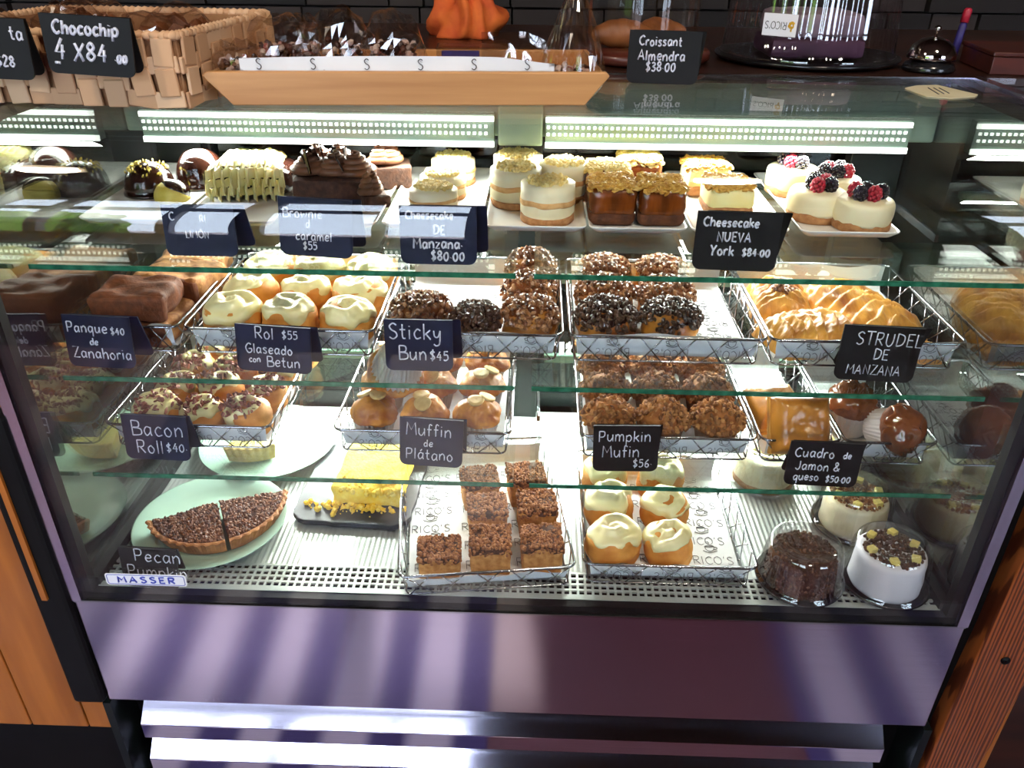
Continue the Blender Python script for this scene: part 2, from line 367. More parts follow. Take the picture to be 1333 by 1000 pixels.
# ------------------------------------------------------------------ hand lettering: strokes on a cap height of 1
GL = {}
for row in """A .7|!0,0 .33,1 .62,0|.1,.35 .55,.35
B .62|!.05,0 .05,1|.05,1 .45,.95 .45,.6 .08,.53 .55,.45 .55,.08 .05,0
C .66|.6,.86 .38,1 .08,.7 .08,.28 .35,0 .62,.14
D .68|!.06,0 .06,1|.06,1 .5,.85 .6,.5 .45,.12 .06,0
E .55|!.5,1 .06,1 .06,0 .5,0|.06,.52 .42,.52
G .7|.6,.86 .35,1 .06,.55 .28,0 .6,.1 .62,.42 .36,.42
I .2|.08,0 .08,1
J .55|.45,1 .46,.3 .28,0 .04,.18
L .5|!.06,1 .06,0 .46,0
M .8|!.04,0 .1,1 .38,.4 .66,1 .74,0
N .68|!.06,0 .06,1 .56,0 .56,1
O .74|.35,1 .06,.75 .06,.25 .35,0 .64,.25 .64,.75 .35,1
P .6|!.06,0 .06,1|.06,1 .45,.98 .52,.72 .4,.48 .06,.45
R .64|!.06,0 .06,1|.06,1 .45,.98 .52,.74 .4,.5 .06,.48|.22,.48 .56,0
S .58|.5,.88 .3,1 .08,.82 .2,.58 .45,.42 .5,.18 .28,0 .06,.12
T .62|0,1 .6,1|.3,1 .3,0
U .68|.06,1 .06,.3 .3,0 .54,.3 .56,1
V .6|!.02,1 .28,0 .54,1
X .64|0,0 .58,1|.04,1 .54,0
Y .6|0,1 .27,.5|.54,1 .24,.4 .22,0
Z .6|!.04,1 .54,1 .04,0 .56,0
a .56|.46,.55 .22,.62 .06,.32 .2,0 .44,.25 .47,.6|.47,.6 .46,.15 .52,0
b .56|.06,1 .06,0|.06,.35 .26,.62 .48,.4 .4,.05 .06,.08
c .5|.44,.52 .26,.62 .07,.34 .2,.02 .46,.1
d .56|.46,.4 .25,.6 .06,.32 .2,0 .45,.2|.47,1 .47,0
e .52|.08,.32 .44,.36 .4,.58 .2,.6 .06,.3 .2,.02 .46,.12
f .4|.38,.9 .24,1 .16,.8 .16,0|.02,.55 .34,.55
g .56|.46,.5 .24,.62 .06,.32 .22,.02 .45,.25 .47,.6|.47,.6 .46,-.15 .26,-.35 .06,-.22
h .56|.06,1 .06,0|.06,.35 .28,.62 .44,.45 .46,0
i .2|.08,.6 .08,0|.08,.82 .09,.86
k .5|.06,1 .06,0|.44,.6 .08,.28|.18,.36 .46,0
l .2|.09,1 .08,0
m .8|.06,.6 .06,0|.06,.35 .22,.62 .36,.45 .37,0|.37,.35 .54,.62 .68,.45 .7,0
n .56|.06,.6 .06,0|.06,.35 .28,.62 .45,.42 .46,0
o .54|.27,.62 .06,.4 .12,.06 .34,.0 .47,.3 .27,.62
p .56|.07,.6 .06,-.38|.07,.45 .3,.62 .48,.36 .34,.03 .07,.12
q .56|.46,.55 .22,.62 .06,.32 .2,0 .44,.25|.47,.6 .45,-.4
r .42|.06,.6 .06,0|.06,.35 .2,.6 .38,.56
s .46|.4,.54 .22,.62 .08,.48 .36,.2 .24,0 .05,.08
t .42|.18,.95 .18,.12 .36,.04|.02,.6 .36,.6
u .56|.06,.6 .07,.15 .26,0 .44,.3|.46,.6 .48,0
v .5|!.04,.6 .24,0 .44,.6
w .74|!.04,.6 .18,0 .34,.5 .5,0 .66,.6
y .52|.06,.6 .1,.25 .3,.2 .44,.6|.44,.6 .4,-.2 .2,-.36 .05,-.25
z .5|!.06,.6 .44,.6 .06,0 .46,0
0 .6|.28,.9 .06,.6 .1,.15 .32,0 .5,.35 .44,.8 .28,.9
1 .34|!.06,.75 .2,1 .2,0
2 .58|.06,.78 .26,1 .48,.74 .06,.0 .5,.02
3 .54|.06,.9 .3,1 .44,.78 .2,.55 .48,.35 .34,.02 .05,.1
4 .6|!.38,1 .06,.35 .52,.35|.4,.7 .38,0
5 .56|!.48,1 .12,1 .1,.58|.1,.58 .4,.6 .46,.2 .2,0 .05,.1
6 .56|.42,.98 .12,.6 .08,.15 .3,0 .46,.28 .26,.48 .1,.3
8 .58|.28,.52 .1,.75 .28,1 .46,.76 .28,.52 .06,.25 .28,0 .5,.26 .28,.52
$ .56|.46,.8 .26,.92 .08,.72 .44,.3 .28,.06 .05,.2|.3,1.12 .22,-.12
& .66|.6,.3 .3,0 .06,.2 .4,.7 .28,.95 .14,.75 .56,0
. .2|.08,.3 .1,.33
, .2|.1,.0 .06,-.12
! .2|.09,1 .08,.3|.08,.05 .08,.08
' .2|.1,1.02 .06,.8
- .4|.04,.4 .34,.4
_ .5|-.05,-.1 .45,-.12""".split('\n'):
    g, rest = row[0], row[2:].split('|'); GL[g] = (float(rest[0]), [(k[0] == '!', [tuple(map(float, p.split(','))) for p in k.lstrip('!').split(' ')]) for k in rest[1:]])
GL['á'] = (GL['a'][0], GL['a'][1]+[(False, [(.24, .78), (.38, .95)])]); GL['ó'] = (GL['o'][0], GL['o'][1]+[(False, [(.24, .78), (.38, .95)])])
GL['É'] = GL['E']; GL['Í'] = (.2, GL['I'][1]+[(False, [(.06, 1.1), (.18, 1.25)])]); GL['Ó'] = (.74, GL['O'][1]+[(False, [(.3, 1.1), (.45, 1.25)])])
CUPICON = [(False, [(-.5, .9), (-.45, .45), (-.1, .22), (.25, .45), (.32, .9)]), (False, [(-.5, .9), (-.1, .8), (.32, .9), (-.1, 1.0), (-.5, .9)]), (False, [(.32, .8), (.6, .75), (.5, .5), (.22, .5)]),
           (False, [(-.75, .3), (-.2, .02), (.55, .28)]), (False, [(-.2, 1.15), (-.05, 1.35), (-.2, 1.55)])]
def crom(p, k=4):
    if len(p) < 3: return list(p)
    q = [p[0]]+list(p)+[p[-1]]; o = []
    for i in range(1, len(q)-2):
        a, b, c, d = (Vector(x) for x in q[i-1:i+3])
        for j in range(k):
            t = j/k; o.append(tuple(.5*((2*b)+(c-a)*t+(2*a-5*b+4*c-d)*t*t+(3*b-a-3*c+d)*t**3)))
    return o+[p[-1]]
def strokes(mb, sts, fn, r, n=5, k=4):
    for sharp, p in sts:
        mb.tube([fn(*q) for q in (p if sharp else crom(p, k))], r, n)
def text_w(s, gap=.1): return sum(GL.get(c, (.4, []))[0]+gap for c in s)
def write(mb, s, x, y, h, fn, r, slant=0, seed=0, gap=.1, n=5, k=4, jit=.04):
    """letters of cap height h from (x, y); fn maps the flat page to 3-D"""
    rn = random.Random(seed+len(s))
    for c in s:
        if c == ' ': x += .36*h; continue
        wd, st = GL[c]; jy = rn.uniform(-jit, jit)*h; js = 1+rn.uniform(-jit, jit)
        strokes(mb, [(a, [(x+(u+v*slant)*h*js, y+jy+v*h*js) for u, v in p]) for a, p in st], lambda u, v: fn(u, v), r, n, k)
        x += (wd+gap)*h

def sign(label, xl, xr, yt, yb, z, lines, lean=.16, yaw=0, roll=0, board='board', maxY=None, yplane=None, trap=.0, back=(1, .012), dot=1, tilt=0):
    """folded card sign: front board with rounded lower corners, rear leaf, chalk lettering; lines = (text, x, y, cap) as shares of the board"""
    if yplane is not None: pl, pr = PY(xl, yb, yplane), PY(xr, yb, yplane)
    else: pl, pr = PZ(xl, yb, z), PZ(xr, yb, z)
    b = (pl+pr)/2; w = (pr-pl).length
    if maxY is not None and b.y > maxY: b.y = maxY
    if yplane is None: b.z = z
    lo, hi = .02, .2
    for _ in range(30):
        h = (lo+hi)/2
        if proj(b+Vector((0, h*sin(lean), h*cos(lean))))[1] < yt: hi = h
        else: lo = h
    t = thing('chalk_sign', label, 'sign', b, (0, 0, yaw))
    mt = Matrix.Rotation(-lean, 4, 'X') @ Matrix.Rotation(roll, 4, 'Y') @ Matrix.Rotation(pi/2, 4, 'X')    # page x,y -> board plane, page z -> towards the viewer
    o = [(x*(1+trap*(y/h)), y+h/2) for x, y in rrect(w, h, min(.012, h*.14), 5, (1, 1, 0, 0))]
    MB().prism(o, -.0012, .0012, mt).build('board', board, t, smooth=False)
    top = mt @ Vector((0, h, -.002)); e = lean+.22+back[1]*6
    mb_ = Matrix.Translation(top) @ Matrix.Rotation(e-.02, 4, 'X') @ Matrix.Rotation(roll, 4, 'Y') @ Matrix.Rotation(pi/2, 4, 'X')
    hb = top.z*.97/max(.2, cos(e-.02))
    MB().prism([(x+back[1], y-hb/2) for x, y in rrect(w, hb, .008, 4, (1, 1, 0, 0))], -.0012, .0008, mb_).build('rear_leaf', board, t, smooth=False)
    mb = MB(); f = lambda u, v: mt @ Vector((u, v, .0013))
    for i, (s, x, y, c) in enumerate(lines): write(mb, s, (x-.5)*w, (1-y)*h, c*h, f, .00085*dot, slant=tilt, seed=i+int(xl))
    mb.build('lettering', 'chalk', t)
    return t

# ------------------------------------------------------------------ the room
def boxo(name, c, d, m, parent=None, bevel=0, rz=0): return MB().box(c, d, None, rz).build(name, m, parent, smooth=False, bevel=bevel)
struct(boxo('floor', (0, -.45, -.05), (9.2, 6, .1), 'tile'))
struct(boxo('ceiling', (0, -.45, 3.45), (9.2, 6, .1), 'plaster'))
struct(boxo('wall_left', (-4.55, -.45, 1.7), (.1, 6, 3.4), 'plaster'))
struct(boxo('wall_right', (4.55, -.45, 1.7), (.1, 6, 3.4), 'plaster'))
mb = MB(); rnd = random.Random(3)                               # stacked stone behind the counter
for j in range(40):
    x = -3.2+rnd.random()*.2; z = j*.07
    while x < 3.2:
        l = .12+rnd.random()*.26; mb.box((x+l/2, 2.42+rnd.random()*.03, z+.035), (l-.008, .1, .062)); x += l
mb.box((0, 2.5, 1.7), (9.2, .1, 3.4)); struct(mb.build('wall_back', 'stone', smooth=False))
WIN = [(-3.6, -.30, .95, 3.1), (2.4, 4.2, .95, 3.1)]
mb = MB(); xs = []
for a, b in ((-4.5, -3.6), (-.30, 2.4), (4.2, 4.5)): mb.box(((a+b)/2, -3.25, 1.7), (b-a, .1, 3.4))
for a, b, c, d in WIN:
    mb.box(((a+b)/2, -3.25, c/2), (b-a, .1, c)); mb.box(((a+b)/2, -3.25, (d+3.4)/2), (b-a, .1, 3.4-d))
struct(mb.build('wall_front', 'plaster', smooth=False))
for i, (a, b, c, d) in enumerate(WIN):
    t = struct(thing(f'window_{i+1}', 'tall shop window facing the street behind the viewer, ' + ('left of the wall pier' if i == 0 else 'right of the wall pier'), 'window', ((a+b)/2, -3.25, c)))
    mb = MB(); W, H = b-a, d-c; n = 6 if i == 0 else 2
    for k in range(n+1): mb.box((-W/2+W*k/n+(.08 if k % 2 else -.05)*(0 < k < n), 0, H/2), (.07+.09*(k % 3 == 1), .08, H))
    for zz, hh in ((.03, .06), (1.53, .20), (H-.03, .06)): mb.box((0, 0, zz), (W, .07, hh))
    mb.build('window_frame', 'dwood', t, smooth=False); boxo('pane', (0, 0, H/2), (W, .006, H), 'glass', t)
struct(boxo('ground', (0, -18, -.06), (80, 29.4, .1), 'pave'))
rnd = random.Random(5)
mb = MB()
mb.grid(90, 40, lambda u, v: (-11+5.9*u, -8.5+.9*(v*2-1)+.25*nz((u*20, v*9, 0), 1.7), max(-.01, 3.5*(1-(v*2-1)**4)+.4*nz((u*20, v*12, 2), 1.3))))
tag(mb.build('hedge', 'leaf'), 'bright green clipped hedge across the pavement, seen as a green reflection on curved glass', 'hedge')

for x0, x1, l in ((-2.5, -.06, 'added unseen lilac and violet striped mat that bands the steel panel reflection'), (.62, 1.9, 'short added unseen striped mat that tints the far end of the panel reflection')):
    tag(MB().box(((x0+x1)/2, -.42, .004), (x1-x0, .66, .008)).build('reflection_mat', 'mat', smooth=False, bevel=.003), l, 'mat')  # added out of view so the front panel mirrors lilac bands
for x, l in ((-1.9, 'warm round ceiling lamp nearer the window wall, over the left of the case'), (.75, 'warm round ceiling lamp over the right of the case')):
    t = thing('ceiling_lamp', l, 'lamp', (x, -1.15, 3.4))
    MB().lathe([(.001, -.002), (.09, -.002), (.16, -.04), (.17, -.09), (.165, -.09), (.15, -.045), (.08, -.01), (.001, -.01)], 40).build('lamp_shade', 'dgreen', t)
    MB().lathe([(.001, -.075), (.14, -.075), (.14, -.068), (.001, -.068)], 32).build('diffuser', 'warm', t, smooth=False)
    ld = bpy.data.lights.new('lamp_light', 'AREA'); ld.shape = 'DISK'; ld.size = .26; ld.energy = 48; ld.color = (1, .86, .70)
    lo_ = bpy.data.objects.new('lamp_light', ld); COL.objects.link(lo_); lo_.parent = t; lo_.location = (0, 0, -.095); lo_.rotation_euler = (.5, 0, 0)

# ------------------------------------------------------------------ the display case
case = thing('display_case', 'refrigerated curved-glass bakery display case with stainless front panel', 'display case', (0, 0, 0))
def part(name, mb, m, parent=case, **k): return mb.build(name, m, parent, **k)
ZT, RB = 1.347, .13
PATH = [(0, .69), (0, ZT-RB)] + [(RB-RB*cos(a*pi/32), ZT-RB+RB*sin(a*pi/32)) for a in range(1, 17)] + [(.374, ZT)]
def inset(k):
    o = []
    for i, (y, z) in enumerate(PATH):
        a = PATH[max(0, i-1)]; b = PATH[min(len(PATH)-1, i+1)]; dy, dz = b[0]-a[0], b[1]-a[1]; l = hypot(dy, dz); o.append((y+dz/l*k, z-dy/l*k))
    return o
def sweep(mb, x0, x1, a, b):                             # the strip between inset a and inset b of the glass curve
    A, B = inset(a), inset(b); n = len(A)
    vs = [(x, y, z) for x in (x0, x1) for L in (A, B) for y, z in L]
    fs = []
    for i in range(n-1):
        fs += [(i, i+1, 2*n+i+1, 2*n+i), (n+i, 3*n+i, 3*n+i+1, n+i+1), (i, n+i, n+i+1, i+1), (2*n+i, 2*n+i+1, 3*n+i+1, 3*n+i)]
    fs += [(0, 2*n, 3*n, n), (n-1, 2*n-1, 4*n-1, 3*n-1)]
    return mb.add(vs, fs)
part('curved_glass', sweep(MB(), -.612, .612, 0, .005), 'glass', ang=.6)
for s in (-1, 1):
    part('end_frame', sweep(MB(), s*.612, s*.627, -.003, .016), 'steel', ang=.6)
    part('end_gasket', sweep(MB(), s*.598, s*.612, .0055, .02), 'black', ang=.6)
    I = inset(.02); out = [(y, z) for y, z in I if z > .71] + [(.52, ZT-.02), (.52, .70), (.02, .70)]
    mb = MB(); mb.add([(s*.606, y, z) for y, z in out]+[(s*.610, y, z) for y, z in out], [tuple(range(len(out))), tuple(range(2*len(out)-1, len(out)-1, -1))])
    part('end_pane', mb, 'end_glass', smooth=False)
    part('sill_gasket', MB().box((s*.600, .27, .704), (.014, .50, .02)), 'black', smooth=False)
part('front_panel', MB().box((0, .006, .5825), (1.25, .012, .208)), 'steel', smooth=False, bevel=.0015)
part('panel_lip', MB().box((0, .004, .6885), (1.25, .012, .003)), 'chrome', smooth=False)
part('base_rail', MB().box((0, .012, .695), (1.224, .014, .010)), 'black', smooth=False)
part('deck_lip', MB().box((0, .0215, .698), (1.19, .007, .006)), 'deck', smooth=False)
mb = MB(); vs = []; N = 150                              # ribbed deck
for i in range(N*2+1):
    x = -.595+1.19*i/(2*N); vs.append((x, .7+(0 if i % 2 else -.0007)))
mb.add([(x, y, z) for y in (.072, .52) for x, z in vs], [(i, i+1, 2*N+2+i, 2*N+1+i) for i in range(2*N)])
part('deck_plate', mb, 'deck', smooth=False)
part('deck_tub', MB().box((0, .27, .672), (1.20, .51, .03)), 'black', smooth=False)
mb = MB()
for i in range(112): mb.box((-.595+i*1.19/111, .048, .6985), (.0035, .048, .003))
for k in range(5): mb.box((0, .0265+k*.0112, .6987), (1.19, .0038, .0032))
part('air_grille', mb, 'deck', smooth=False)
# louvres below the panel
part('louvre_recess', MB().box((0, .11, .24), (1.27, .1, .48)), 'black', smooth=False)
for k in range(3):
    z = .447-k*.087; x0, x1 = -.598-.004*k, .586+.004*k
    c = [(.05, z), (.012, z-.042), (.012, z-.0745), (.05, z-.0745)]
    mb = MB().add([(x, y, q) for x in (x0, x1) for y, q in c], [(0, 1, 5, 4), (1, 2, 6, 5), (2, 3, 7, 6), (3, 0, 4, 7), (3, 2, 1, 0), (4, 5, 6, 7)])
    part('louvre_slat', mb, 'slat', smooth=False, bevel=.001)
for s in (-1, 1): part('side_trim', MB().box((s*.632, .045, .235), (.012, .09, .47)), 'dgreen', smooth=False)
# back: header, lights, posts, sliding doors
part('top_header', MB().box((0, .44, 1.292), (1.21, .05, .085)), 'header', smooth=False, bevel=.003)
part('header_block', MB().box((-.007, .405, 1.285), (.066, .018, .09)), 'header', smooth=False, bevel=.003)
for x0, x1 in ((-.572, -.046), (.030, .560)):
    w_ = x1-x0; cx = (x0+x1)/2
    L = MB().box((cx, .405, 1.262), (w_, .018, .046)).build('light_fitting', 'header', case, smooth=False)
    for zz, hh in ((1.279, .007), (1.2425, .008)): MB().box((cx, .3945, zz), (w_, .004, hh)).build('diffuser', 'lamp', L, smooth=False)
    mb = MB()
    for k in range(int(w_/.0085)):
        for zz in (1.268, 1.258): mb.box((x0+.004+k*.0085, .3955, zz), (.004, .003, .004))
    mb.build('led_row', 'dot', L, smooth=False)
    ld = bpy.data.lights.new('case_light', 'AREA'); ld.shape = 'RECTANGLE'; ld.size = w_; ld.size_y = .03; ld.energy = 4.6; ld.color = (.95, 1, .93)
    lo_ = bpy.data.objects.new('case_light', ld); COL.objects.link(lo_); lo_.parent = L
    lo_.location = (cx, .385, 1.236); lo_.rotation_euler = Vector((0, -.42, -.9)).to_track_quat('-Z', 'Y').to_euler()
for x0, x1 in ((-.606, -.53), (.522, .606), (-.034, .028)):
    part('rear_post', MB().box(((x0+x1)/2, .512, .97), (x1-x0, .026, .54)), 'dgreen', smooth=False, bevel=.002)
for k, (x0, x1, y) in enumerate(((-.53, .0, .536), (-.02, .53, .548))):
    d = part('sliding_door', MB().box(((x0+x1)/2, y, .975), (x1-x0, .004, .49)), 'door_glass', smooth=False)
    for zz in (.715, 1.235): MB().box(((x0+x1)/2, y, zz), (x1-x0, .012, .03)).build('door_rail', 'dgreen', d, smooth=False)
for k, zz, e in ((1, 1.164, 5.2), (2, 1.0085, 6), (3, .853, 7.2)):     # fill lamps added under each shelf's rear edge to brighten the lower levels
    for x0, x1 in ((-.52, -.04), (.04, .51)):
        L = MB().box(((x0+x1)/2, .484, zz-.012), (x1-x0, .012, .010)).box(((x0+x1)/2, .4785, zz-.014), (x1-x0, .002, .014)).build('shelf_fill', 'header', case, smooth=False)
        ld = bpy.data.lights.new('shelf_fill_light', 'AREA'); ld.shape = 'RECTANGLE'; ld.size = x1-x0; ld.size_y = .012; ld.energy = e; ld.color = (.95, 1, .93)
        lo_ = bpy.data.objects.new('shelf_fill_light', ld); COL.objects.link(lo_); lo_.parent = L
        lo_.location = ((x0+x1)/2, .470, zz-.019); lo_.rotation_euler = Vector((0, -.55, -.83)).to_track_quat('-Z', 'Y').to_euler()
# maker's badge
bp = PY(190, 755, -.0012); w_ = (PY(243, 755, -.0012)-PY(139, 755, -.0012)).length
bd = MB().prism([(x, y) for x, y in rrect(w_, .0205, .004)], -.0004, .0004, Matrix.Translation(bp) @ Matrix.Rotation(pi/2, 4, 'X')).build('badge', 'white', case, smooth=False)
mb = MB(); f = lambda u, v: bp+Vector((u*1.5, -.0005, v))
s_ = .0098; wd = text_w('MASSER', .28)
write(mb, 'MASSER', -.0265, -s_/2, s_*1.05, f, .0013, gap=.28, jit=0)
f = lambda u, v: bp+Vector((u, -.0005, v))
o = [(x, y) for x, y in rrect(w_-.005, .0165, .003)]
mb.tube([f(*q) for q in o], .0005, 4, True)
mb.build('badge_lettering', 'blue', bd)
# glass shelves, lifted out one by one
SH = {1: 1.164, 2: 1.0085, 3: .853}
for k, zz in SH.items():
    back = {1: .50, 2: .49, 3: .495}[k]
    for side, x0, x1 in (('left', -.596, -.004), ('right', .018, .596)):
        t = thing('glass_shelf', f'{side} pane of the {"top" if k == 1 else "middle" if k == 2 else "bottom"} glass shelf, green along its front edge', 'shelf', ((x0+x1)/2, .082, zz))
        MB().box((0, (back-.082)/2+.001, -.003), (x1-x0, back-.084, .006)).build('pane', 'shelf_glass', t, smooth=False)
        MB().box((0, .0, -.003), (x1-x0, .0022, .006)).build('polished_edge', 'edge', t, smooth=False)
        for xx in (x0+.02, x1-.02) if side == 'left' else (x0+.012, x1-.02):
            MB().box((xx-(x0+x1)/2, .29, -.012), (.005, .2, .011)).build('shelf_bracket', 'chrome', t, smooth=False)
# neighbouring joinery
t = thing('wooden_counter', 'orange pine plank counter beside the left end of the display case', 'counter', (-.66, .05, .38))
mb = MB(); x = -.02
for wd in (.058, .095, .11, .1, .12): mb.box((x+.045-wd/2, -.012, .3), (wd-.0025, .03, .6)); x -= wd
mb.build('plank_front', 'wood', t, smooth=False, bevel=.002)
boxo('counter_top', (-.3, .30, .64), (.66, .62, .04), 'dwood', t, .003)
boxo('counter_body', (-.3, .32, .3), (.6, .56, .6), 'dwood', t)
boxo('kick_space', (-.3, .05, -.19), (.66, .05, .38), 'black', t)
boxo('bracket', (.009, -.045, .36), (.048, .03, .52), 'black', t, .006)
boxo('cover_strip', (.004, -.062, .485), (.008, .004, .33), 'wood', t)
t = thing('wooden_post', 'red-brown pine post with a dark bolt hole at the right of the case', 'post', (.70, .02, 0))
mb = MB(); mb.add([(x, y, z) for y in (-.02, .03) for x, z in ((-.068, .0), (.012, .0), (.05, .72), (.074, 1.1), (-.015, 1.1), (-.034, .82))], [(0, 1, 2, 3, 4, 5), (11, 10, 9, 8, 7, 6)]+[((i+1) % 6, i, i+6, (i+1) % 6+6) for i in range(6)])
mb.build('post_board', 'redwood', t, smooth=False, bevel=.003)
MB().lathe([(.0065, 0), (.0065, .004)], 20, T=Matrix.Translation((-.0015, -.0185, .626)) @ Matrix.Rotation(pi/2, 4, 'X')).build('bolt_hole', 'black', t)
boxo('side_board', (.045, .06, .33), (.09, .05, .66), 'wood', t, .003)
boxo('dark_cheek', (-.055, .035, .62), (.03, .05, .7), 'black', t)
boxo('rear_panel', (.45, .2, .6), (.7, .1, 1.2), 'dwood', t)
t = thing('back_counter', 'dark wooden service counter behind the glass top of the case', 'counter', (0, .72, 0))
boxo('counter_top', (.05, -.047, 1.342), (1.9, .594, .013), 'dwood', t, .002)
boxo('front_trim', (.05, -.3455, 1.344), (1.25, .003, .008), 'chrome', t)
boxo('counter_body', (.05, .1, .667), (1.86, .3, 1.334), 'dwood', t)

# ------------------------------------------------------------------ wire baskets and paper liners
def basket(label, x0, x1, y0, y1, z, h=.042, rz=0, group='wire baskets of pastries'):
    W, D = x1-x0, y1-y0
    t = thing('wire_basket', label, 'basket', ((x0+x1)/2, (y0+y1)/2, z), (0, 0, rz), group)
    o = rrect(W, D, .012, 4); i_ = rrect(W-.016, D-.016, .010, 4)
    MB().tube([(x, y, h) for x, y in o], .0021, 8, True).build('rim', 'chrome', t)
    mb = MB().tube([(x, y, .0022) for x, y in i_], .0015, 6, True)
    for k in range(1, 5): mb.tube([(-W/2+.008+(W-.016)*k/5, -D/2+.008, .0018), (-W/2+.008+(W-.016)*k/5, D/2-.008, .0018)], .0011, 5)
    for k in range(1, 5): mb.tube([(-W/2+.008, -D/2+.008+(D-.016)*k/5, .0018), (W/2-.008, -D/2+.008+(D-.016)*k/5, .0018)], .0009, 5)
    mb.build('wire_floor', 'chrome', t)
    mb = MB()
    for (ax, ay, bx, by) in ((-1, -1, 1, -1), (1, -1, 1, 1), (1, 1, -1, 1), (-1, 1, -1, -1)):
        L = W if ay == by else D; n = max(3, round(L/.047))
        for k in range(n):
            for q in ((.14, .86), (.86, .14)):
                u0, u1 = (k+q[0])/n, (k+q[1])/n
                f = lambda u, zz, e: (((ax+(bx-ax)*u)*(W/2-e)), ((ay+(by-ay)*u)*(D/2-e)), zz)
                mb.tube([f(u0, h, 0), f(u1, .002, .008)], .0010, 5)
    mb.build('wire_lattice', 'chrome', t)
    return t
def liner(label, x0, x1, y0, y1, z, h=.036, rz=0, seed=0, up=True, rows=3, front=.85, flapprint=True, size=.0135):
    """printed greaseproof sheet: flat floor, flaps curling up inside the front and back of the basket"""
    W, D = x1-x0-.024, y1-y0-.028
    t = thing('paper_liner', label, 'paper', ((x0+x1)/2, (y0+y1)/2, z+.0035), (0, 0, rz), 'printed paper liners')
    pr = [(-D/2-.004, h*front), (-D/2-.002, h*.5), (-D/2, .008), (-D/2+.006, .001)]+[(-D/2+.006+(D-.012)*k/8, 0.0) for k in range(1, 8)]+[(D/2-.006, .001), (D/2, .01), (D/2+.002, h*.8), (D/2+.004, h*1.1)]
    def fn(u, v):
        k = v*(len(pr)-1); i = min(len(pr)-2, int(k)); a, b = pr[i], pr[i+1]; q = k-i
        y, zz = a[0]+(b[0]-a[0])*q, a[1]+(b[1]-a[1])*q
        e = max(0, abs(v-.5)*2-.72)/.28
        zz += e*.006*nz((u*5, v, seed), 1.2)*(1 if zz > .004 else 0)
        return ((u-.5)*W*(1+.03*e), y, max(zz, 0.0)+.0003)
    MB().grid(16, 42, fn).build('sheet', 'paper', t)
    mb = MB(); rn = random.Random(seed)
    n = max(1, int(W/.062)); m = max(1, rows)
    for j in range(m):
        for i in range(n):
            cx = -W/2+(i+.5)*W/n+rn.uniform(-.004, .004); cy = -D/2+.02+(j+.35)*(D-.04)/m
            s = size; sg = 1 if up else -1
            f = lambda u, v: (cx+sg*u, cy+sg*v, .0009)
            wd = text_w("RICO'S", .12)*s
            write(mb, "RICO'S", -wd/2, 0, s, f, .0005, n=3, k=2, gap=.12)
            strokes(mb, [(a, [(x*s, (y+1.5)*s) for x, y in p]) for a, p in CUPICON], f, .0005, 3, 2)
    if flapprint:
        for i in range(n):
            cx = -W/2+(i+.5)*W/n+.006
            f = lambda u, v: (cx-u, -D/2-.0052+ (h*.62-v)*.0, h*.62-v)
            s = size*.95; wd = text_w("RICO'S", .12)*s
            yy = lambda v: v
            f = lambda u, v: (cx-u, (-D/2-.0045-.002*max(0, min(1, (h*.55+v)/h))), h*.45+v)
            write(mb, "RICO'S", -wd/2, -.012, s, f, .0005, n=3, k=2, gap=.12)
            strokes(mb, [(a, [(x*s, (y+.3)*s) for x, y in p]) for a, p in CUPICON[:4]], f, .0005, 3, 2)
    mb.build('printed_logos', 'print', t)
    return t

# ------------------------------------------------------------------ plates
def plate(label, x0, x1, y0, y1, z):
    W, D = x1-x0, y1-y0
    t = thing('serving_plate', label, 'plate', ((x0+x1)/2, (y0+y1)/2, z), (0, 0, 0), 'white oblong plates on the top shelf')
    rings = [(.30, .0105), (.62, .0105), (.84, .0108), (.90, .0125), (.955, .0165), (.985, .0175), (1.0, .017), (.995, .0155), (.94, .012), (.88, .008), (.6, .0075), (.3, .0075)]
    mb = MB(); o = rrect(W, D, .010, 5); n = len(o); vs = []
    for k, zz in rings:
        e = (1-k)*.5*min(W, D)*1.0
        for x, y in o:
            vs.append((x*(W/2-e)/(W/2), y*(D/2-e)/(D/2), zz))
    fs = [(i*n+j, i*n+(j+1) % n, (i+1)*n+(j+1) % n, (i+1)*n+j) for i in range(len(rings)-1) for j in range(n)]
    fs = [f[::-1] for f in fs]
    fs += [tuple(range(n)), tuple((len(rings)-1)*n+j for j in range(n))[::-1]]
    mb.add(vs, fs).build('dish', 'plate', t)
    MB().prism(rrect(W*.62, D*.66, .008, 4), 0, .0085).build('foot', 'plate', t, smooth=False, bevel=.001)
    return t
def round_plate(label, c, r):
    t = thing('dinner_plate', label, 'plate', c)
    pr = [(.001, .0045), (r*.55, .0045), (r*.66, .0055), (r*.74, .011), (r*.9, .0165), (r*.985, .0195), (r, .0195), (r*.985, .0175), (r*.78, .0085), (r*.66, .0015), (r*.6, 0), (.001, 0)]
    MB().lathe(pr[::-1], 72).build('dish', 'gplate', t)
    return t

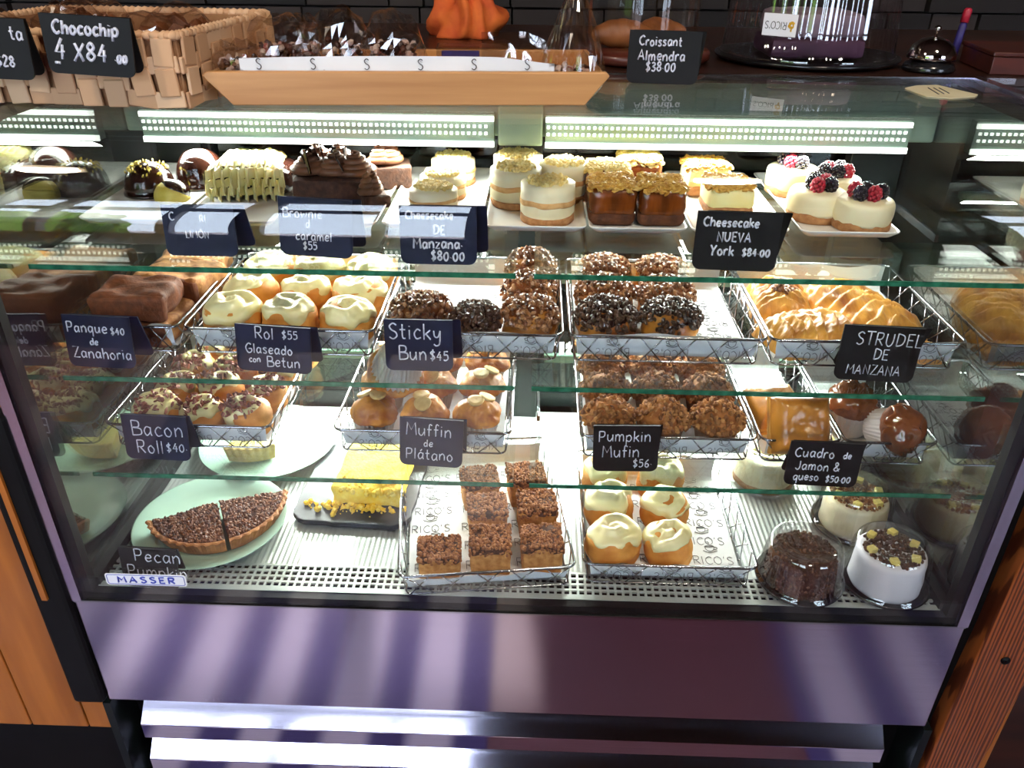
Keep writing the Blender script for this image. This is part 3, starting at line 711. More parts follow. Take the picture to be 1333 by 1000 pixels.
# ------------------------------------------------------------------ pastry builders: every one is a thing standing on its own base
def drip(base, amp, fr, seed):
    return lambda a: base*(1+amp*nz((cos(a), sin(a), 0), fr, seed))
def glazed_roll(label, loc, r=.042, h=.046, seed=0, rz=0, tilt=(0, 0), group=None, top='icing', amt=.62, bits=None, name='glazed_roll', cat='roll', nb=0):
    rnd = random.Random(seed*13+5); k_ = rnd.uniform(.95, 1.05); r *= k_; h *= rnd.uniform(.92, 1.06)
    t = thing(name, label, cat, (loc[0], loc[1], loc[2]+r*.05), (.06+rnd.uniform(-.05, .07), rnd.uniform(-.07, .07), 0), group)
    P = Prof([(0, h*1.0), (r*.35, h*.99), (r*.7, h*.94), (r*.9, h*.83), (r*.99, h*.64), (r*1.02, h*.42), (r*.98, h*.14), (r*.9, .001), (r*.86, 0)])
    sp = lambda a, s, x, y, z: .0016*sin(a*1.0+s*22)*(1 if s < .45 else .55)
    o_ = rz
    skin(MB(), P, P.T, .0, 40, 20, .0042, 22, seed+o_, sp).build('bun', 'dough', t)
    L = drip(P.T*amt, .42, 1.7, seed+3)
    swirl = lambda a, s, x, y, z: .0042*sin(a+s*11+o_)*(1-s*.8)*min(1, s*4)
    skin(MB(), P, L, .0040, 48, 20, .0034, 42, seed+1, swirl).build('icing_cap', top, t)
    if bits:
        b = scatter(MB(), P, P.T*.40, nb or 50, (.0052, .0034, .0012), rnd, .0046, cx=rnd.uniform(-.01, .01), cy=rnd.uniform(-.012, .0))
        stuff(b.build('bacon_topping' if bits == 'bacon' else 'nut_topping', bits, t, smooth=False))
    return t
def sticky_bun(label, loc, r=.041, h=.058, seed=0, dark=False, group=None, tilt=(0, 0)):
    rnd = random.Random(seed*7+1); t = thing('sticky_bun', label, 'bun', loc, (tilt[0], tilt[1], seed*1.7), group)
    P = Prof([(0, h), (r*.45, h*.98), (r*.8, h*.89), (r*.96, h*.72), (r*1.0, h*.45), (r*.95, h*.12), (r*.88, .001), (r*.84, 0)])
    skin(MB(), P, P.T, 0, 40, 20, .0036, 24, seed, lambda a, s, x, y, z: .0016*sin(a+s*20)).build('bun', 'bun', t)
    L = drip(P.T*(.58 if not dark else .62), .35, 1.4, seed+2)
    skin(MB(), P, L, .0022, 36, 12, .002, 50, seed).build('syrup', 'glaze' if not dark else 'dchoc', t)
    stuff(scatter(MB(), P, L, 330, (.0044, .0030, .0026), rnd, .0042).build('nut_topping', 'dnut' if dark else 'nut', t, smooth=False))
    return t
def muffin_cup(t, r0, r1, h, m='cup', n=30):
    mb = MB(); N = n*4
    pr = [(r0*.94, 0), (r0, .0015)] + [(r0+(r1-r0)*k/5, h*k/5) for k in range(1, 6)]
    fn = lambda a, r, z: (r*(1+(.055 if z > .001 else 0)*cos(a*n)), z)
    mb.lathe(pr, N, fn).build('paper_cup', m, t)
def muffin(label, loc, kind, r=.040, h=.04, seed=0, group=None, rot=(0, 0, 0)):
    rnd = random.Random(seed*11+3)
    nm = {'banana': 'banana_muffin', 'pumpkin': 'pumpkin_muffin', 'choc': 'chocolate_muffin'}[kind]
    t = thing(nm, label, 'muffin', loc, rot, group)
    muffin_cup(t, r*.66, r*.86, h, 'dcup' if kind == 'pumpkin' else 'cup')
    H = .030 if kind != 'choc' else .034
    P = Prof([(0, h+H), (r*.3, h+H*.97), (r*.6, h+H*.8), (r*.85, h+H*.52), (r*1.0, h+H*.22), (r*1.03, h+H*.06), (r*.97, h-.004), (r*.8, h-.006)])
    m = {'banana': 'banana', 'pumpkin': 'pumpkin', 'choc': 'brown'}[kind]
    skin(MB(), P, P.T, 0, 56, 24, .0056, 34, seed, lambda a, s, x, y, z: -.0045*abs(nz((x, y, z), 70, seed))+.0012*nz((x, y, z), 220, seed)).build('muffin_top', m, t)
    if kind == 'banana':
        for k in range(2):
            a = seed*2.1+k*2.2; q = P.T*(.12+.14*k); rr, z, nr, nzz = P.at(q)
            T = Matrix.Translation((rr*cos(a), rr*sin(a), z+.0025)) @ Vector((0, 0, 1)).rotation_difference(Vector((nr*cos(a), nr*sin(a), nzz))).to_matrix().to_4x4()
            MB().lathe([(.0012, 0), (.0115, -.003), (.0128, 0), (.0115, .002), (.008, .0012), (.004, .002), (.001, .0012)], 22, lambda a, r, z: (r*(1+.05*sin(a*3)), z), T).build('banana_slice', 'bslice', t)
    elif kind == 'pumpkin':
        b = MB()
        scatter(b, P, P.T*.80, 260, (.0046, .0034, .0020), rnd, .0012)
        stuff(b.build('streusel', 'streusel', t, smooth=False))
    else:
        skin(MB(), P, drip(P.T*.80, .25, 1.5, seed), .0026, 40, 14, .0052, 34, seed, lambda a, s, x, y, z: .0024*sin(x*500+seed+30*nz((x, y, z), 30, seed))).build('chocolate_glaze', 'glaze', t)
    return t
def layer_cake(label, loc, r=.035, h=.052, seed=0, group=None, layers=True):
    rnd = random.Random(seed+40); t = thing('crumble_cheesecake', label, 'cake', loc, (0, 0, 0), group)
    MB().lathe([(r*.96, 0), (r*1.0, .002), (r*1.0, h*.16), (r*.97, h*.18)], 40, lambda a, r, z: (r+.0012*nz((cos(a)*3, sin(a)*3, z*90), 1.4, seed), z)).build('biscuit_base', 'biscuit', t)
    skin(MB(), Prof([(0, h*.985), (r*.8, h*.985), (r*.95, h*.98), (r*.99, h*.95), (r, h*.5), (r, h*.19), (r*.9, h*.17)]), .2, 0, 40, 16, .0004, 80, seed).build('mousse', 'mousse', t)
    MB().lathe([(r*1.0, h*.47), (r*1.018, h*.49), (r*1.018, h*.59), (r*1.0, h*.61)], 40, lambda a, rr, z: (rr+.0008*nz((cos(a)*3, sin(a)*3, z*60), 1.5, seed), z+.003*nz((cos(a), sin(a), 1), 1.3, seed))).build('sponge_layer', 'sponge', t)
    P = Prof([(0, h), (r*.8, h*.985), (r*.82, h*.98)])
    stuff(scatter(MB(), P, P.T*.92, 200, (.0034, .0026, .0024), rnd, .001).build('crumble', 'crumble', t, smooth=False))
    return t
def square_cake(label, loc, w=.074, d=.074, h=.05, seed=0, rz=0, group=None, m=('crust', 'caramel', 'almond'), name='almond_cheesecake', split=.32):
    rnd = random.Random(seed+90); t = thing(name, label, 'cake', loc, (0, 0, rz), group)
    rbox(MB(), (w, d, h*split), .011, amp=.0012, fr=60, seed=seed).build('crust', m[0], t)
    rbox(MB(), (w*.985, d*.985, h*(1-split)+.004), .011, T=Matrix.Translation((0, 0, h*split-.004)), amp=.0012, fr=50, seed=seed+1).build('filling', m[1], t)
    b = MB()
    for _ in range(430):
        x, y = rnd.uniform(-.49, .49)*w, rnd.uniform(-.49, .49)*d
        k = max(abs(x/w), abs(y/d))*2
        if abs(x/w)+abs(y/d) > .86: continue
        q = max(0, (k-(1-.022/w))/(.022/w)); zz = h+.0012-.011*(1-sqrt(max(0, 1-q*q)))
        b.bit((x, y, zz+.003*nz((x, y, 0), 40, seed)+.0015*rnd.random()), (.0060, .0044, .0014), rnd, (rnd.uniform(-.7, .7), rnd.uniform(-.7, .7), rnd.random()*6))
    stuff(b.build('almond_topping', m[2], t, smooth=False))
    return t
def berry(t, c, m, name, seed, r=.0095):
    rnd = random.Random(seed); b = MB()
    for k in range(34):
        zz = 1-2*(k+.5)/34; a = k*2.39996; q = sqrt(1-zz*zz)
        T = Matrix.Translation(Vector(c)+Vector((q*cos(a)*r*.82, q*sin(a)*r*.82, zz*r*1.0)))
        b.add([v*(r*.30) for v in SPH[0]], SPH[1], T)
    b.build(name, m, t)
def sphere(n=8, m=5):
    vs = [(0, 0, 1)]+[(sin(pi*i/m)*cos(2*pi*j/n), sin(pi*i/m)*sin(2*pi*j/n), cos(pi*i/m)) for i in range(1, m) for j in range(n)]+[(0, 0, -1)]
    fs = [(0, 1+j, 1+(j+1) % n) for j in range(n)]+[(1+(i*n+j), 1+(i+1)*n+j, 1+(i+1)*n+(j+1) % n, 1+i*n+(j+1) % n) for i in range(m-2) for j in range(n)]+[(len(vs)-1, 1+(m-2)*n+(j+1) % n, 1+(m-2)*n+j) for j in range(n)]
    return [Vector(v) for v in vs], fs
SPH = sphere()
def berry_cake(label, loc, r=.039, h=.045, seed=0, group=None):
    t = thing('berry_cheesecake', label, 'cake', loc, (0, 0, seed), group)
    P = Prof([(0, h), (r*.8, h), (r*.95, h*.96), (r*1.01, h*.85), (r*1.02, h*.5), (r*.98, h*.25)])
    skin(MB(), P, P.T, 0, 44, 18, .0018, 45, seed).build('cheesecake', 'mousse', t)
    MB().lathe([(r*.93, 0), (r*.99, .002), (r*1.0, h*.2), (r*.985, h*.32), (r*.9, h*.34)], 44, lambda a, rr, z: (rr+.001*nz((cos(a)*3, sin(a)*3, z*80), 1.5, seed), z+(.004*nz((cos(a), sin(a), 3), 2, seed) if z > h*.15 else 0))).build('biscuit_base', 'biscuit', t)
    for k, (x, y, m, nm) in enumerate(((-.015, -.006, 'blackb', 'blackberry'), (.002, -.012, 'raspb', 'raspberry'), (.017, -.006, 'blackb', 'blackberry'), (.004, .008, 'blackb', 'blackberry'), (-.010, .012, 'raspb', 'raspberry'))):
        berry(t, (x, y, h+.008), m, nm, seed*9+k)
    return t
def coffee_cube(label, loc, w=.052, d=.05, h=.048, seed=0, rz=0, group=None):
    rnd = random.Random(seed+7); t = thing('coffee_cake', label, 'cake', loc, (0, 0, rz), group)
    rbox(MB(), (w, d, h), .004, amp=.0016, fr=70, seed=seed).build('sponge', 'csponge', t)
    b = rbox(MB(), (w*1.01, d*1.01, h*.28), .005, T=Matrix.Translation((0, 0, h*.76)), amp=.003, fr=80, seed=seed+2)
    b.build('crumb_layer', 'browniem', t)
    b = MB()
    for _ in range(300):
        x, y = rnd.uniform(-.5, .5)*w, rnd.uniform(-.5, .5)*d
        b.bit((x, y, h*1.04+.003*nz((x, y, 0), 50, seed)), (.0034, .0028, .0024), rnd)
    for _ in range(90):
        s_ = rnd.choice((-1, 1)); q = rnd.uniform(-.5, .5); zz = h*rnd.uniform(.78, 1.0)
        b.bit((q*w, s_*d*.505, zz) if rnd.random() < .5 else (s_*w*.505, q*d, zz), (.0028, .0024, .0022), rnd)
    stuff(b.build('crumbs', 'coffeecr', t, smooth=False))
    return t
def wedge(t, a0, a1, R, h, crust, fill, bits, seed, nm='pie_slice'):
    """pie wedge about the local origin"""
    rnd = random.Random(seed); n = 40
    def rr(a): return R*(1+.018*cos(a*46))
    o = [(0, 0)]+[(rr(a0+(a1-a0)*k/n)*.93, rr(a0+(a1-a0)*k/n)*0) for k in range(0)]
    arc = [a0+(a1-a0)*k/n for k in range(n+1)]
    vs = []; fs = []
    for a in arc:
        q = 1+.020*cos(a*46)
        for r, z in ((R*.86, 0), (R*.97*q, h), (R*.94*q, h*1.05), (R*.90, h*.98), (R*.86, h*.70), (0.0, h*.70), (0, 0)):
            vs.append((r*cos(a), r*sin(a), z))
    m = 7
    for i in range(n): fs += [(i*m+j, i*m+(j+1) % m, (i+1)*m+(j+1) % m, (i+1)*m+j) for j in range(m) if j not in (5,)]
    fs += [tuple(range(m))[::-1], tuple(n*m+j for j in range(m))]
    MB().add([Vector(v) for v in vs], fs).build('tart_crust', crust, t, smooth=False)
    f = MB(); f.grid(n, 8, lambda u, v: (R*.885*v*cos(a0+(a1-a0)*u), R*.885*v*sin(a0+(a1-a0)*u), h*.90+.0012*nz((u*8, v*8, 0), 1.5, seed)))
    for q, a in ((0, a0), (1, a1)): f.grid(6, 2, lambda u, v: (R*.885*u*cos(a), R*.885*u*sin(a), h*(.70+.2*v)))
    f.build('filling', fill, t)
    if bits:
        b = MB()
        for _ in range(520):
            a = rnd.uniform(a0+.02, a1-.02); r = R*.885*sqrt(rnd.random())
            b.bit((r*cos(a), r*sin(a), h*.93+.001), (.0040, .0028, .0022), rnd)
        stuff(b.build('pecan_topping', bits, t, smooth=False))
def puff(label, loc, L, Wd, H, seed=0, rz=0, filling=None, group=None, tilt=0, name='apple_strudel', ridges=7):
    """braided puff pastry: slanting overlapped leaves over a long loaf"""
    t = thing(name, label, 'pastry', loc, (tilt, 0, rz), group); rnd = random.Random(seed)
    me = MB(); bro = []
    nx, ny = 72, 30
    def fn(u, v):
        x, y = (u-.5)*2, (v-.5)*2
        e = max(0, 1-abs(x)**3.0); yy = y*(.80+.20*e**.5)
        dome = max(0, 1-abs(y)**2.6)**.55*max(0.0, 1-abs(x)**6)**.5
        s_ = (x*ridges*.5+abs(y)*.9+.35*nz((x*2, y*2, 0), 1, seed)) % 1.0
        q = s_*.9 if s_ < .85 else (1-s_)*5
        z = H*dome*(.70+.34*q)+.0030*nz((x*3, y*3, 1), 2.5, seed)+.0032*nz((x*14+abs(y)*9, y*3, 0), 1, seed)*dome
        return (x*L/2*(1+.04*nz((y*3, 0, 0), 1, seed)), yy*Wd/2*(1+.08*nz((x*4, 0, 0), 1, seed)), max(z, 0.0))
    me.grid(nx, ny, fn)
    n0 = len(me.v); me.add([(v.x, v.y, 0) for v in (Vector(fn(0, 0)), Vector(fn(1, 0)), Vector(fn(1, 1)), Vector(fn(0, 1)))], [(0, 3, 2, 1)])
    me.build('pastry', 'flaky', t)
    if filling:
        b = MB()
        for _ in range(90):
            a = rnd.random()*6.28; r = sqrt(rnd.random())
            b.bit((filling[0]+r*cos(a)*.026, filling[1]+r*sin(a)*.017, H*.92+.004*(1-r)), (.0055, .004, .0028), rnd)
        stuff(b.build('apple_filling', 'nut', t, smooth=False))
    return t
M['flaky'] = mat('flaky_pastry', (220, 160, 72), (146, 80, 28), rough=.32, scale=22, stretch=(1, 2.2, 1), bump=.5, bscale=130, coat=.3, lo=.42, hi=.72)
def dome_pack(label, cakelabel, loc, r=.060, h=.072, seed=0, kind='cocoa', rc=.047, hc=.046):
    t = thing('cake_container', label, 'container', loc)
    MB().lathe([(.001, 0), (r*.92, 0), (r*1.0, .004), (r*1.04, .008), (r*1.04, .0095), (r*.99, .008), (r*.93, .003), (.001, .0025)], 56).build('tray', 'pot' if kind != 'cream' else 'plastic', t)
    fl = lambda a, rr, z: (rr*(1+(.010*cos(a*20) if .016 < z < h*.88 else 0)), z)
    MB().lathe([(r*1.05, .0095), (r*1.05, .0125), (r*.985, .014), (r*.975, .018), (r*.93, h*.45), (r*.88, h*.80), (r*.85, h*.90), (r*.82, h*.955), (r*.76, h*.985), (r*.70, h*.985), (r*.68, h*.975), (r*.4, h*.985), (.001, h*.985)], 120, fl, cap=False).build('dome_lid', 'ribbed', t)
    c = thing('round_cake', cakelabel, 'cake', (loc[0], loc[1], loc[2]+.0035)); rnd = random.Random(seed)
    side = {'cocoa': 'browniem', 'white': 'white', 'cream': 'mousse', 'custard': 'mousse'}[kind]
    P = Prof([(0, hc), (rc*.8, hc), (rc*.93, hc*.99), (rc*1.0, hc*.92), (rc*1.04, hc*.4), (rc*1.05, .001), (rc, 0)])
    skin(MB(), P, P.T, 0, 48, 18, .0012, 50, seed).build('cake_body', side, c)
    if kind == 'cocoa':
        stuff(scatter(MB(), P, P.T*.98, 900, (.0026, .0022, .0018), rnd, .0006).build('cocoa_crumbs', 'cocoa', c, smooth=False))
    elif kind in ('white', 'custard'):
        stuff(scatter(MB(), P, rc*.86, 420, (.0028, .0024, .0022), rnd, .0012).build('cocoa_crumbs' if kind == 'white' else 'praline_crumbs', 'cocoa' if kind == 'white' else 'streusel', c, smooth=False))
        for k in range(6):
            a = k*pi/3+.3+seed; MB().box((rc*.70*cos(a), rc*.70*sin(a), hc+.0045), (.0115, .0105, .008), None, a*1.7+k).build('cheese_cube', 'cheese', c, smooth=False, bevel=.001)
    elif kind == 'cream':
        stuff(scatter(MB(), P, rc*.5, 100, (.0028, .0022, .002), rnd, .001).build('crumble', 'crumble', c, smooth=False))
        MB().lathe([(rc*1.04, 0), (rc*1.062, .001), (rc*1.055, .011), (rc*1.02, .013)], 48, lambda a, rr, z: (rr+.001*nz((cos(a)*4, sin(a)*4, z*90), 1.3, seed), z)).build('biscuit_base', 'biscuit', c)
    return t

# ------------------------------------------------------------------ top shelf
Z1 = SH[1]+.0004; ZP = Z1+.0107
G = 'desserts on the top shelf'
PL = [('white plate under the chocolate domes, at the end of the top shelf', -.596, -.466), ('white plate under the cream-ruffled lemon cake', -.460, -.330), ('white plate under the chocolate brownies', -.325, -.193),
      ('white plate carrying three small crumble cheesecakes in a line', -.187, -.053), ('white plate carrying four tall layered crumble cheesecakes', -.049, .086), ('white plate under the four caramel-sided cakes', .089, .219),
      ('white plate under the almond cakes behind the Nueva York sign', .223, .353), ('white plate under the berry cheesecakes', .367, .497)]
for l, a, b in PL: plate(l, a, b, .205, .493, Z1)
def choc_dome(label, loc, r, h, seed, cut=False, nuts=False):
    t = thing('chocolate_dome', label, 'cake', loc); rnd = random.Random(seed)
    P = dome_prof(r, h, .004, 2.3, under=[(r*1.08, .003), (r*1.08, 0)])
    if cut:
        skin(MB(), dome_prof(r, h, .0, 2.2), dome_prof(r, h, 0, 2.2).T, 0, 30, 12, .002, 60, seed).build('lemon_centre', 'lemon', t)
        skin(MB(), dome_prof(r, h, .0, 2.2), lambda a: dome_prof(r, h, 0, 2.2).T*(.62+.38*sin(a+.9)), .003, 40, 12, .001, 60, seed).build('chocolate_coat', 'dchoc', t)
    else:
        skin(MB(), P, P.T, 0, 48, 18, .0008, 60, seed).build('chocolate_coat', 'dchoc', t)
        MB().tube([(r*.55*cos(a/3)*(.5+a/40), r*.4*sin(a/3)-.012, h*.93-.0006*a) for a in range(16)], .0028, 8).build('chocolate_curl', 'dchoc', t)
    if nuts: stuff(scatter(MB(), P, P.T*.5, 60, (.003, .002, .001), rnd, .002).build('sugar_flakes', 'lemon', t, smooth=False))
choc_dome('glossy dark chocolate dome with pale flakes, nearest the end of the shelf', (-.556, .350, ZP), .036, .040, 1, nuts=True)
choc_dome('cut chocolate dome showing its yellow lemon inside', (-.510, .315, ZP), .025, .026, 2, cut=True)
choc_dome('taller glossy chocolate dome with a curl on top, behind the cut one', (-.494, .395, ZP), .038, .050, 3)
t = thing('lemon_cake', 'long chocolate cake piped all over with pale yellow cream ruffles', 'cake', (-.404, .375, ZP), (0, 0, .12))
rbox(MB(), (.120, .095, .038), .014, amp=.002, seed=3).build('chocolate_cake', 'dchoc', t)
mb = MB()
for j, (y0, z0, dy, dz) in enumerate(((-.057, .001, .006, .016), (-.056, .013, .007, .016), (-.054, .025, .010, .017), (-.040, .040, .024, .010), (-.018, .042, .024, .010), (.006, .042, .026, .010), (.028, .040, .022, .008))):
    def fn(u, v, y0=y0, z0=z0, dy=dy, dz=dz, j=j):         # piped ruffles, overlapping rows from the front foot up over the top
        e = 1-.10*(j > 3)-.012*j; x = (u-.5)*.112*e-.005; a = u*2*pi*(9+j % 2)+j*1.9+1.2*nz((u*4, j, 0), 1, 3)
        r = .0085*(1-.7*v)*(1-(2*u-1)**8)
        return (x+.003*sin(a*2)*(1-v), y0+r*sin(a)+dy*v-.002, z0+dz*sin(v*pi*.6)+.0065*cos(a)*(1-v)+.004*nz((u*5, j*2, v), 1.3, 8)-.012*abs(2*u-1)**5*(j > 2))
    mb.grid(140, 6, fn)
mb.build('cream_ruffles', 'cream', t)
def brownie(label, loc, w, d, h, seed, shards=4, rz=0):
    t = thing('brownie', label, 'brownie', loc, (0, 0, rz), 'chocolate brownies'); rnd = random.Random(seed)
    rbox(MB(), (w, d, h), .004, amp=.003, fr=60, seed=seed).build('brownie_base', 'browniem', t)
    mb = MB()
    for k in range(5 if w > .09 else 2):
        cx, cy = (k % 3-1)*.27*w+rnd.uniform(-.05, .05)*w, (k//3-.3)*.42*d
        mb.tube([((w*.26)*(1-i/70)*cos(i*.42+k)+cx, (d*.24)*(1-i/70)*sin(i*.42+k)+cy, h+.003+.00046*i) for i in range(64)], lambda u: .0066*(1-.5*u), 7)
    mb.build('frosting', 'mchoc', t)
    for k in range(shards):
        T = rotT(rnd.uniform(-.5, .5), rnd.uniform(-.6, .6), rnd.random()*3, (rnd.uniform(-.35, .35)*w, rnd.uniform(-.4, .1)*d, h+.020+.004*rnd.random()))
        MB().box((0, 0, 0), (.006, .0018, .034), T).build('chocolate_shard', 'dchoc', t, smooth=False)
    return t
brownie('large brownie piled with frosting swirls and dark chocolate shards', (-.274, .345, ZP), .108, .095, .036, 1, 8)
brownie('smaller brownie with a swirl of frosting, beside the shard-topped one', (-.206, .408, ZP), .062, .058, .034, 2, 1, .2)
brownie('low broken brownie corner in front of the others', (-.211, .300, ZP), .038, .034, .018, 4, 0, .5)
for k, (x, y) in enumerate(((-.125, .282), (-.119, .354), (-.111, .428))): layer_cake(('front', 'middle', 'rear')[k]+' of three small crumble-topped cheesecakes in a line', (x, y, ZP), .034, .036 if k < 2 else .042, k, G)
for k, (x, y, l) in enumerate(((.034, .255, 'tall layered crumble cheesecake standing alone at the front of its plate'), (-.011, .325, 'layered crumble cheesecake on the near side of a touching pair'), (-.010, .398, 'layered crumble cheesecake half hidden at the rear of the plate of four'), (.058, .355, 'layered crumble cheesecake behind the front one, next to the caramel cakes'))): layer_cake(l, (x, y, ZP), .037, .054, 10+k, G)
for k, (x, y, l) in enumerate(((.1205, .262, 'front caramel-sided cake with almond topping, next to the layered cheesecakes'), (.1865, .262, 'front caramel-sided cake with almond topping, next to the Nueva York sign'), (.120, .345, 'rear caramel-sided cake, behind the front one by the layered cheesecakes'), (.172, .400, 'pale topped caramel cake, highest and farthest back of the four'))): square_cake(l, (x, y, ZP), .064, .072, .052, k, 0, G, ('crust', 'caramel', 'almond' if k < 2 else 'crumble'), 'caramel_cake')
for k, (x, y, l) in enumerate(((.285, .300, 'pale almond-topped square cake just behind the Nueva York sign'), (.272, .400, 'pale almond-topped square cake at the back of its plate'))): square_cake(l, (x, y, ZP), .066, .066, .044, 10+k, .05, G, ('biscuit', 'cream', 'almond'))
for k, (x, y, l) in enumerate(((.456, .246, 'berry-topped cheesecake nearest the front of its plate'), (.405, .285, 'berry-topped cheesecake second from the front, beside the nearest one'), (.448, .352, 'berry-topped cheesecake hidden behind the front pair'), (.404, .405, 'berry-topped cheesecake at the rear of the plate'))): berry_cake(l, (x, y, ZP), .038, .040, k*1.7+.3, G)

# ------------------------------------------------------------------ middle shelf
Z2 = SH[2]+.0004; B = .0046
GB = 'wire baskets on the middle shelf'
for l, a, b, y1 in (('narrow wire basket of carrot loaf slices at the end of the middle shelf', -.592, -.464, .42), ('wire basket of large glazed rolls', -.455, -.196, .43), ('wire basket of sticky buns behind the Sticky Bun sign', -.189, .058, .43), ('wire basket of dark nut buns in two columns', .068, .330, .43), ('wire basket of apple strudels', .336, .592, .43)):
    basket(l, a, b, .146, y1, Z2, group=GB)
    liner('printed liner paper under the '+{-.592: 'carrot loaf', -.455: 'glazed rolls', -.189: 'sticky buns with the Sticky Bun sign', .068: 'two columns of dark nut buns', .336: 'strudels'}[a], a, b, .146, y1, Z2, seed=int(a*1000), up=False, rows=5, front=1.0)
def slab(label, loc, d, seed, rot, m=('brown', 'loaf')):
    t = thing('loaf_slice', label, 'loaf', loc, rot, 'carrot loaf pieces')
    rbox(MB(), d, .008, amp=.0065, fr=38, seed=seed, div=22).build('crumb', m[1], t)
    rbox(MB(), (d[0]*1.004, d[1]*.16, d[2]*1.004), .005, T=Matrix.Translation((0, -d[1]*.46, -.0003)), amp=.003, fr=40, seed=seed, div=14).build('baked_crust', m[0], t)
slab('carrot loaf piece lying across the front of its basket, dark crust outward', (-.536, .205, Z2+B+.036), (.100, .085, .036), 1, (0, 0, .06), ('brown', 'brown'))
slab('carrot loaf piece underneath the front one', (-.528, .210, Z2+B), (.098, .095, .034), 2, (0, 0, -.1))
slab('cracked light carrot loaf piece behind the front stack', (-.520, .305, Z2+B), (.108, .085, .058), 3, (0, 0, -.2))
slab('carrot loaf piece at the back of the narrow basket', (-.530, .380, Z2+B), (.100, .06, .052), 4, (0, 0, .05))
row3 = ('front', 'second', 'third', 'back'); col3 = ('first', 'middle', 'last')
GR = 'large glazed rolls'
for j in range(3):
    for i in range(3):
        glazed_roll(f'{col3[i]} glazed roll of the {("front", "second", "back")[j]} row in the basket above the Rol sign', (-.407+.0815*i+.003*j, .209+.080*j, Z2+B), .0405, .050, j*3+i, i*2.1+j, (0, 0), GR, amt=.60)
for k, (x, y, r, h, l) in enumerate(((-.140, .210, .042, .058, 'big sticky bun right behind the Sticky Bun sign'), (-.062, .202, .032, .050, 'small dark sticky bun between two larger ones'), (.013, .206, .038, .058, 'sticky bun at the front end of its basket, next to the dark nut buns'), (.012, .285, .038, .064, 'tall sticky bun under the gap between the shelf panes'), (.012, .366, .036, .070, 'farthest sticky bun, seen through the shelf pane gap'))): sticky_bun(l, (x, y, Z2+B), r, h, k+1, k == 1, 'sticky buns')
for j in range(3):
    for i in range(2): sticky_bun(f'{("front", "middle", "rear")[j]} nut bun in the {("column beside the sticky bun basket", "column beside bare liner paper")[i]}', (.120+.090*i+.004*j, .210+.084*j, Z2+B), .0405, .056, 20+j*2+i, j == 0, 'dark nut buns')
puff('strudel with its apple filling showing, at the back beside the basket rim', (.396, .335, Z2+B), .125, .095, .040, 1, 1.45, (.0, -.0), 'apple strudels')
puff('front strudel braid beside the dark nut buns', (.408, .222, Z2+B), .130, .100, .044, 2, .35, None, 'apple strudels')
puff('largest strudel braid, filling the middle of its basket', (.505, .300, Z2+B), .185, .115, .046, 3, 1.95, None, 'apple strudels', ridges=8)
puff('flat strudel end lying half behind the Strudel sign', (.528, .190, Z2+B), .100, .060, .020, 4, -.12, None, 'apple strudels')

# ------------------------------------------------------------------ bottom shelf
Z3 = SH[3]+.0004
GB = 'wire baskets on the bottom shelf'
for l, a, b, y1, wh in (('wire basket of bacon rolls', -.598, -.358, .45, 'bacon rolls'), ('wire basket of banana muffins', -.265, -.010, .42, 'banana muffins'), ('wire basket of pumpkin muffins', .089, .340, .46, 'pumpkin muffins'), ('narrow wire basket of ham and cheese pastry squares', .346, .458, .44, 'pastry squares'), ('narrow wire basket of glazed chocolate muffins', .464, .594, .40, 'chocolate muffins')):
    basket(l, a, b, .142, y1, Z3, group=GB)
    liner('printed liner paper under the '+wh, a, b, .142, y1, Z3, seed=int(a*900)+3, up=False, rows=5, front=.95)
for j in range(4):
    for i in range(3):
        glazed_roll(f'bacon roll, {col3[i]} of the {("front", "second", "third", "back")[j]} row in its basket', (-.545+.070*i+.006*j*(1 if j % 2 else .5), .196+.068*j, Z3+B), .034, .046, 40+j*3+i, i*1.3+j*.7, (0, 0), 'bacon rolls', 'icing', .52, 'bacon', 'bacon_roll', nb=64)
for j in range(3):
    for i in range(3):
        muffin(f'banana muffin, {col3[i]} of the {("front", "middle", "rear")[j]} row', (-.215+.077*i+.002*j, .190+.082*j, Z3+B), 'banana', .0365, .036, 60+j*3+i, 'banana muffins')
muffin('upturned banana muffin showing its pale paper cup', (-.172, .205, Z3+B+.128), 'banana', .043, .050, 80, 'banana muffins', (-2.60, .30, 0))
for j in range(4):
    for i in range(3):
        muffin(f'pumpkin muffin, {col3[i]} of the {("front", "second", "third", "back")[j]} row', (.133+.079*i, .190+.078*j, Z3+B), 'pumpkin', .0375, .036, 90+j*3+i, 'pumpkin muffins')
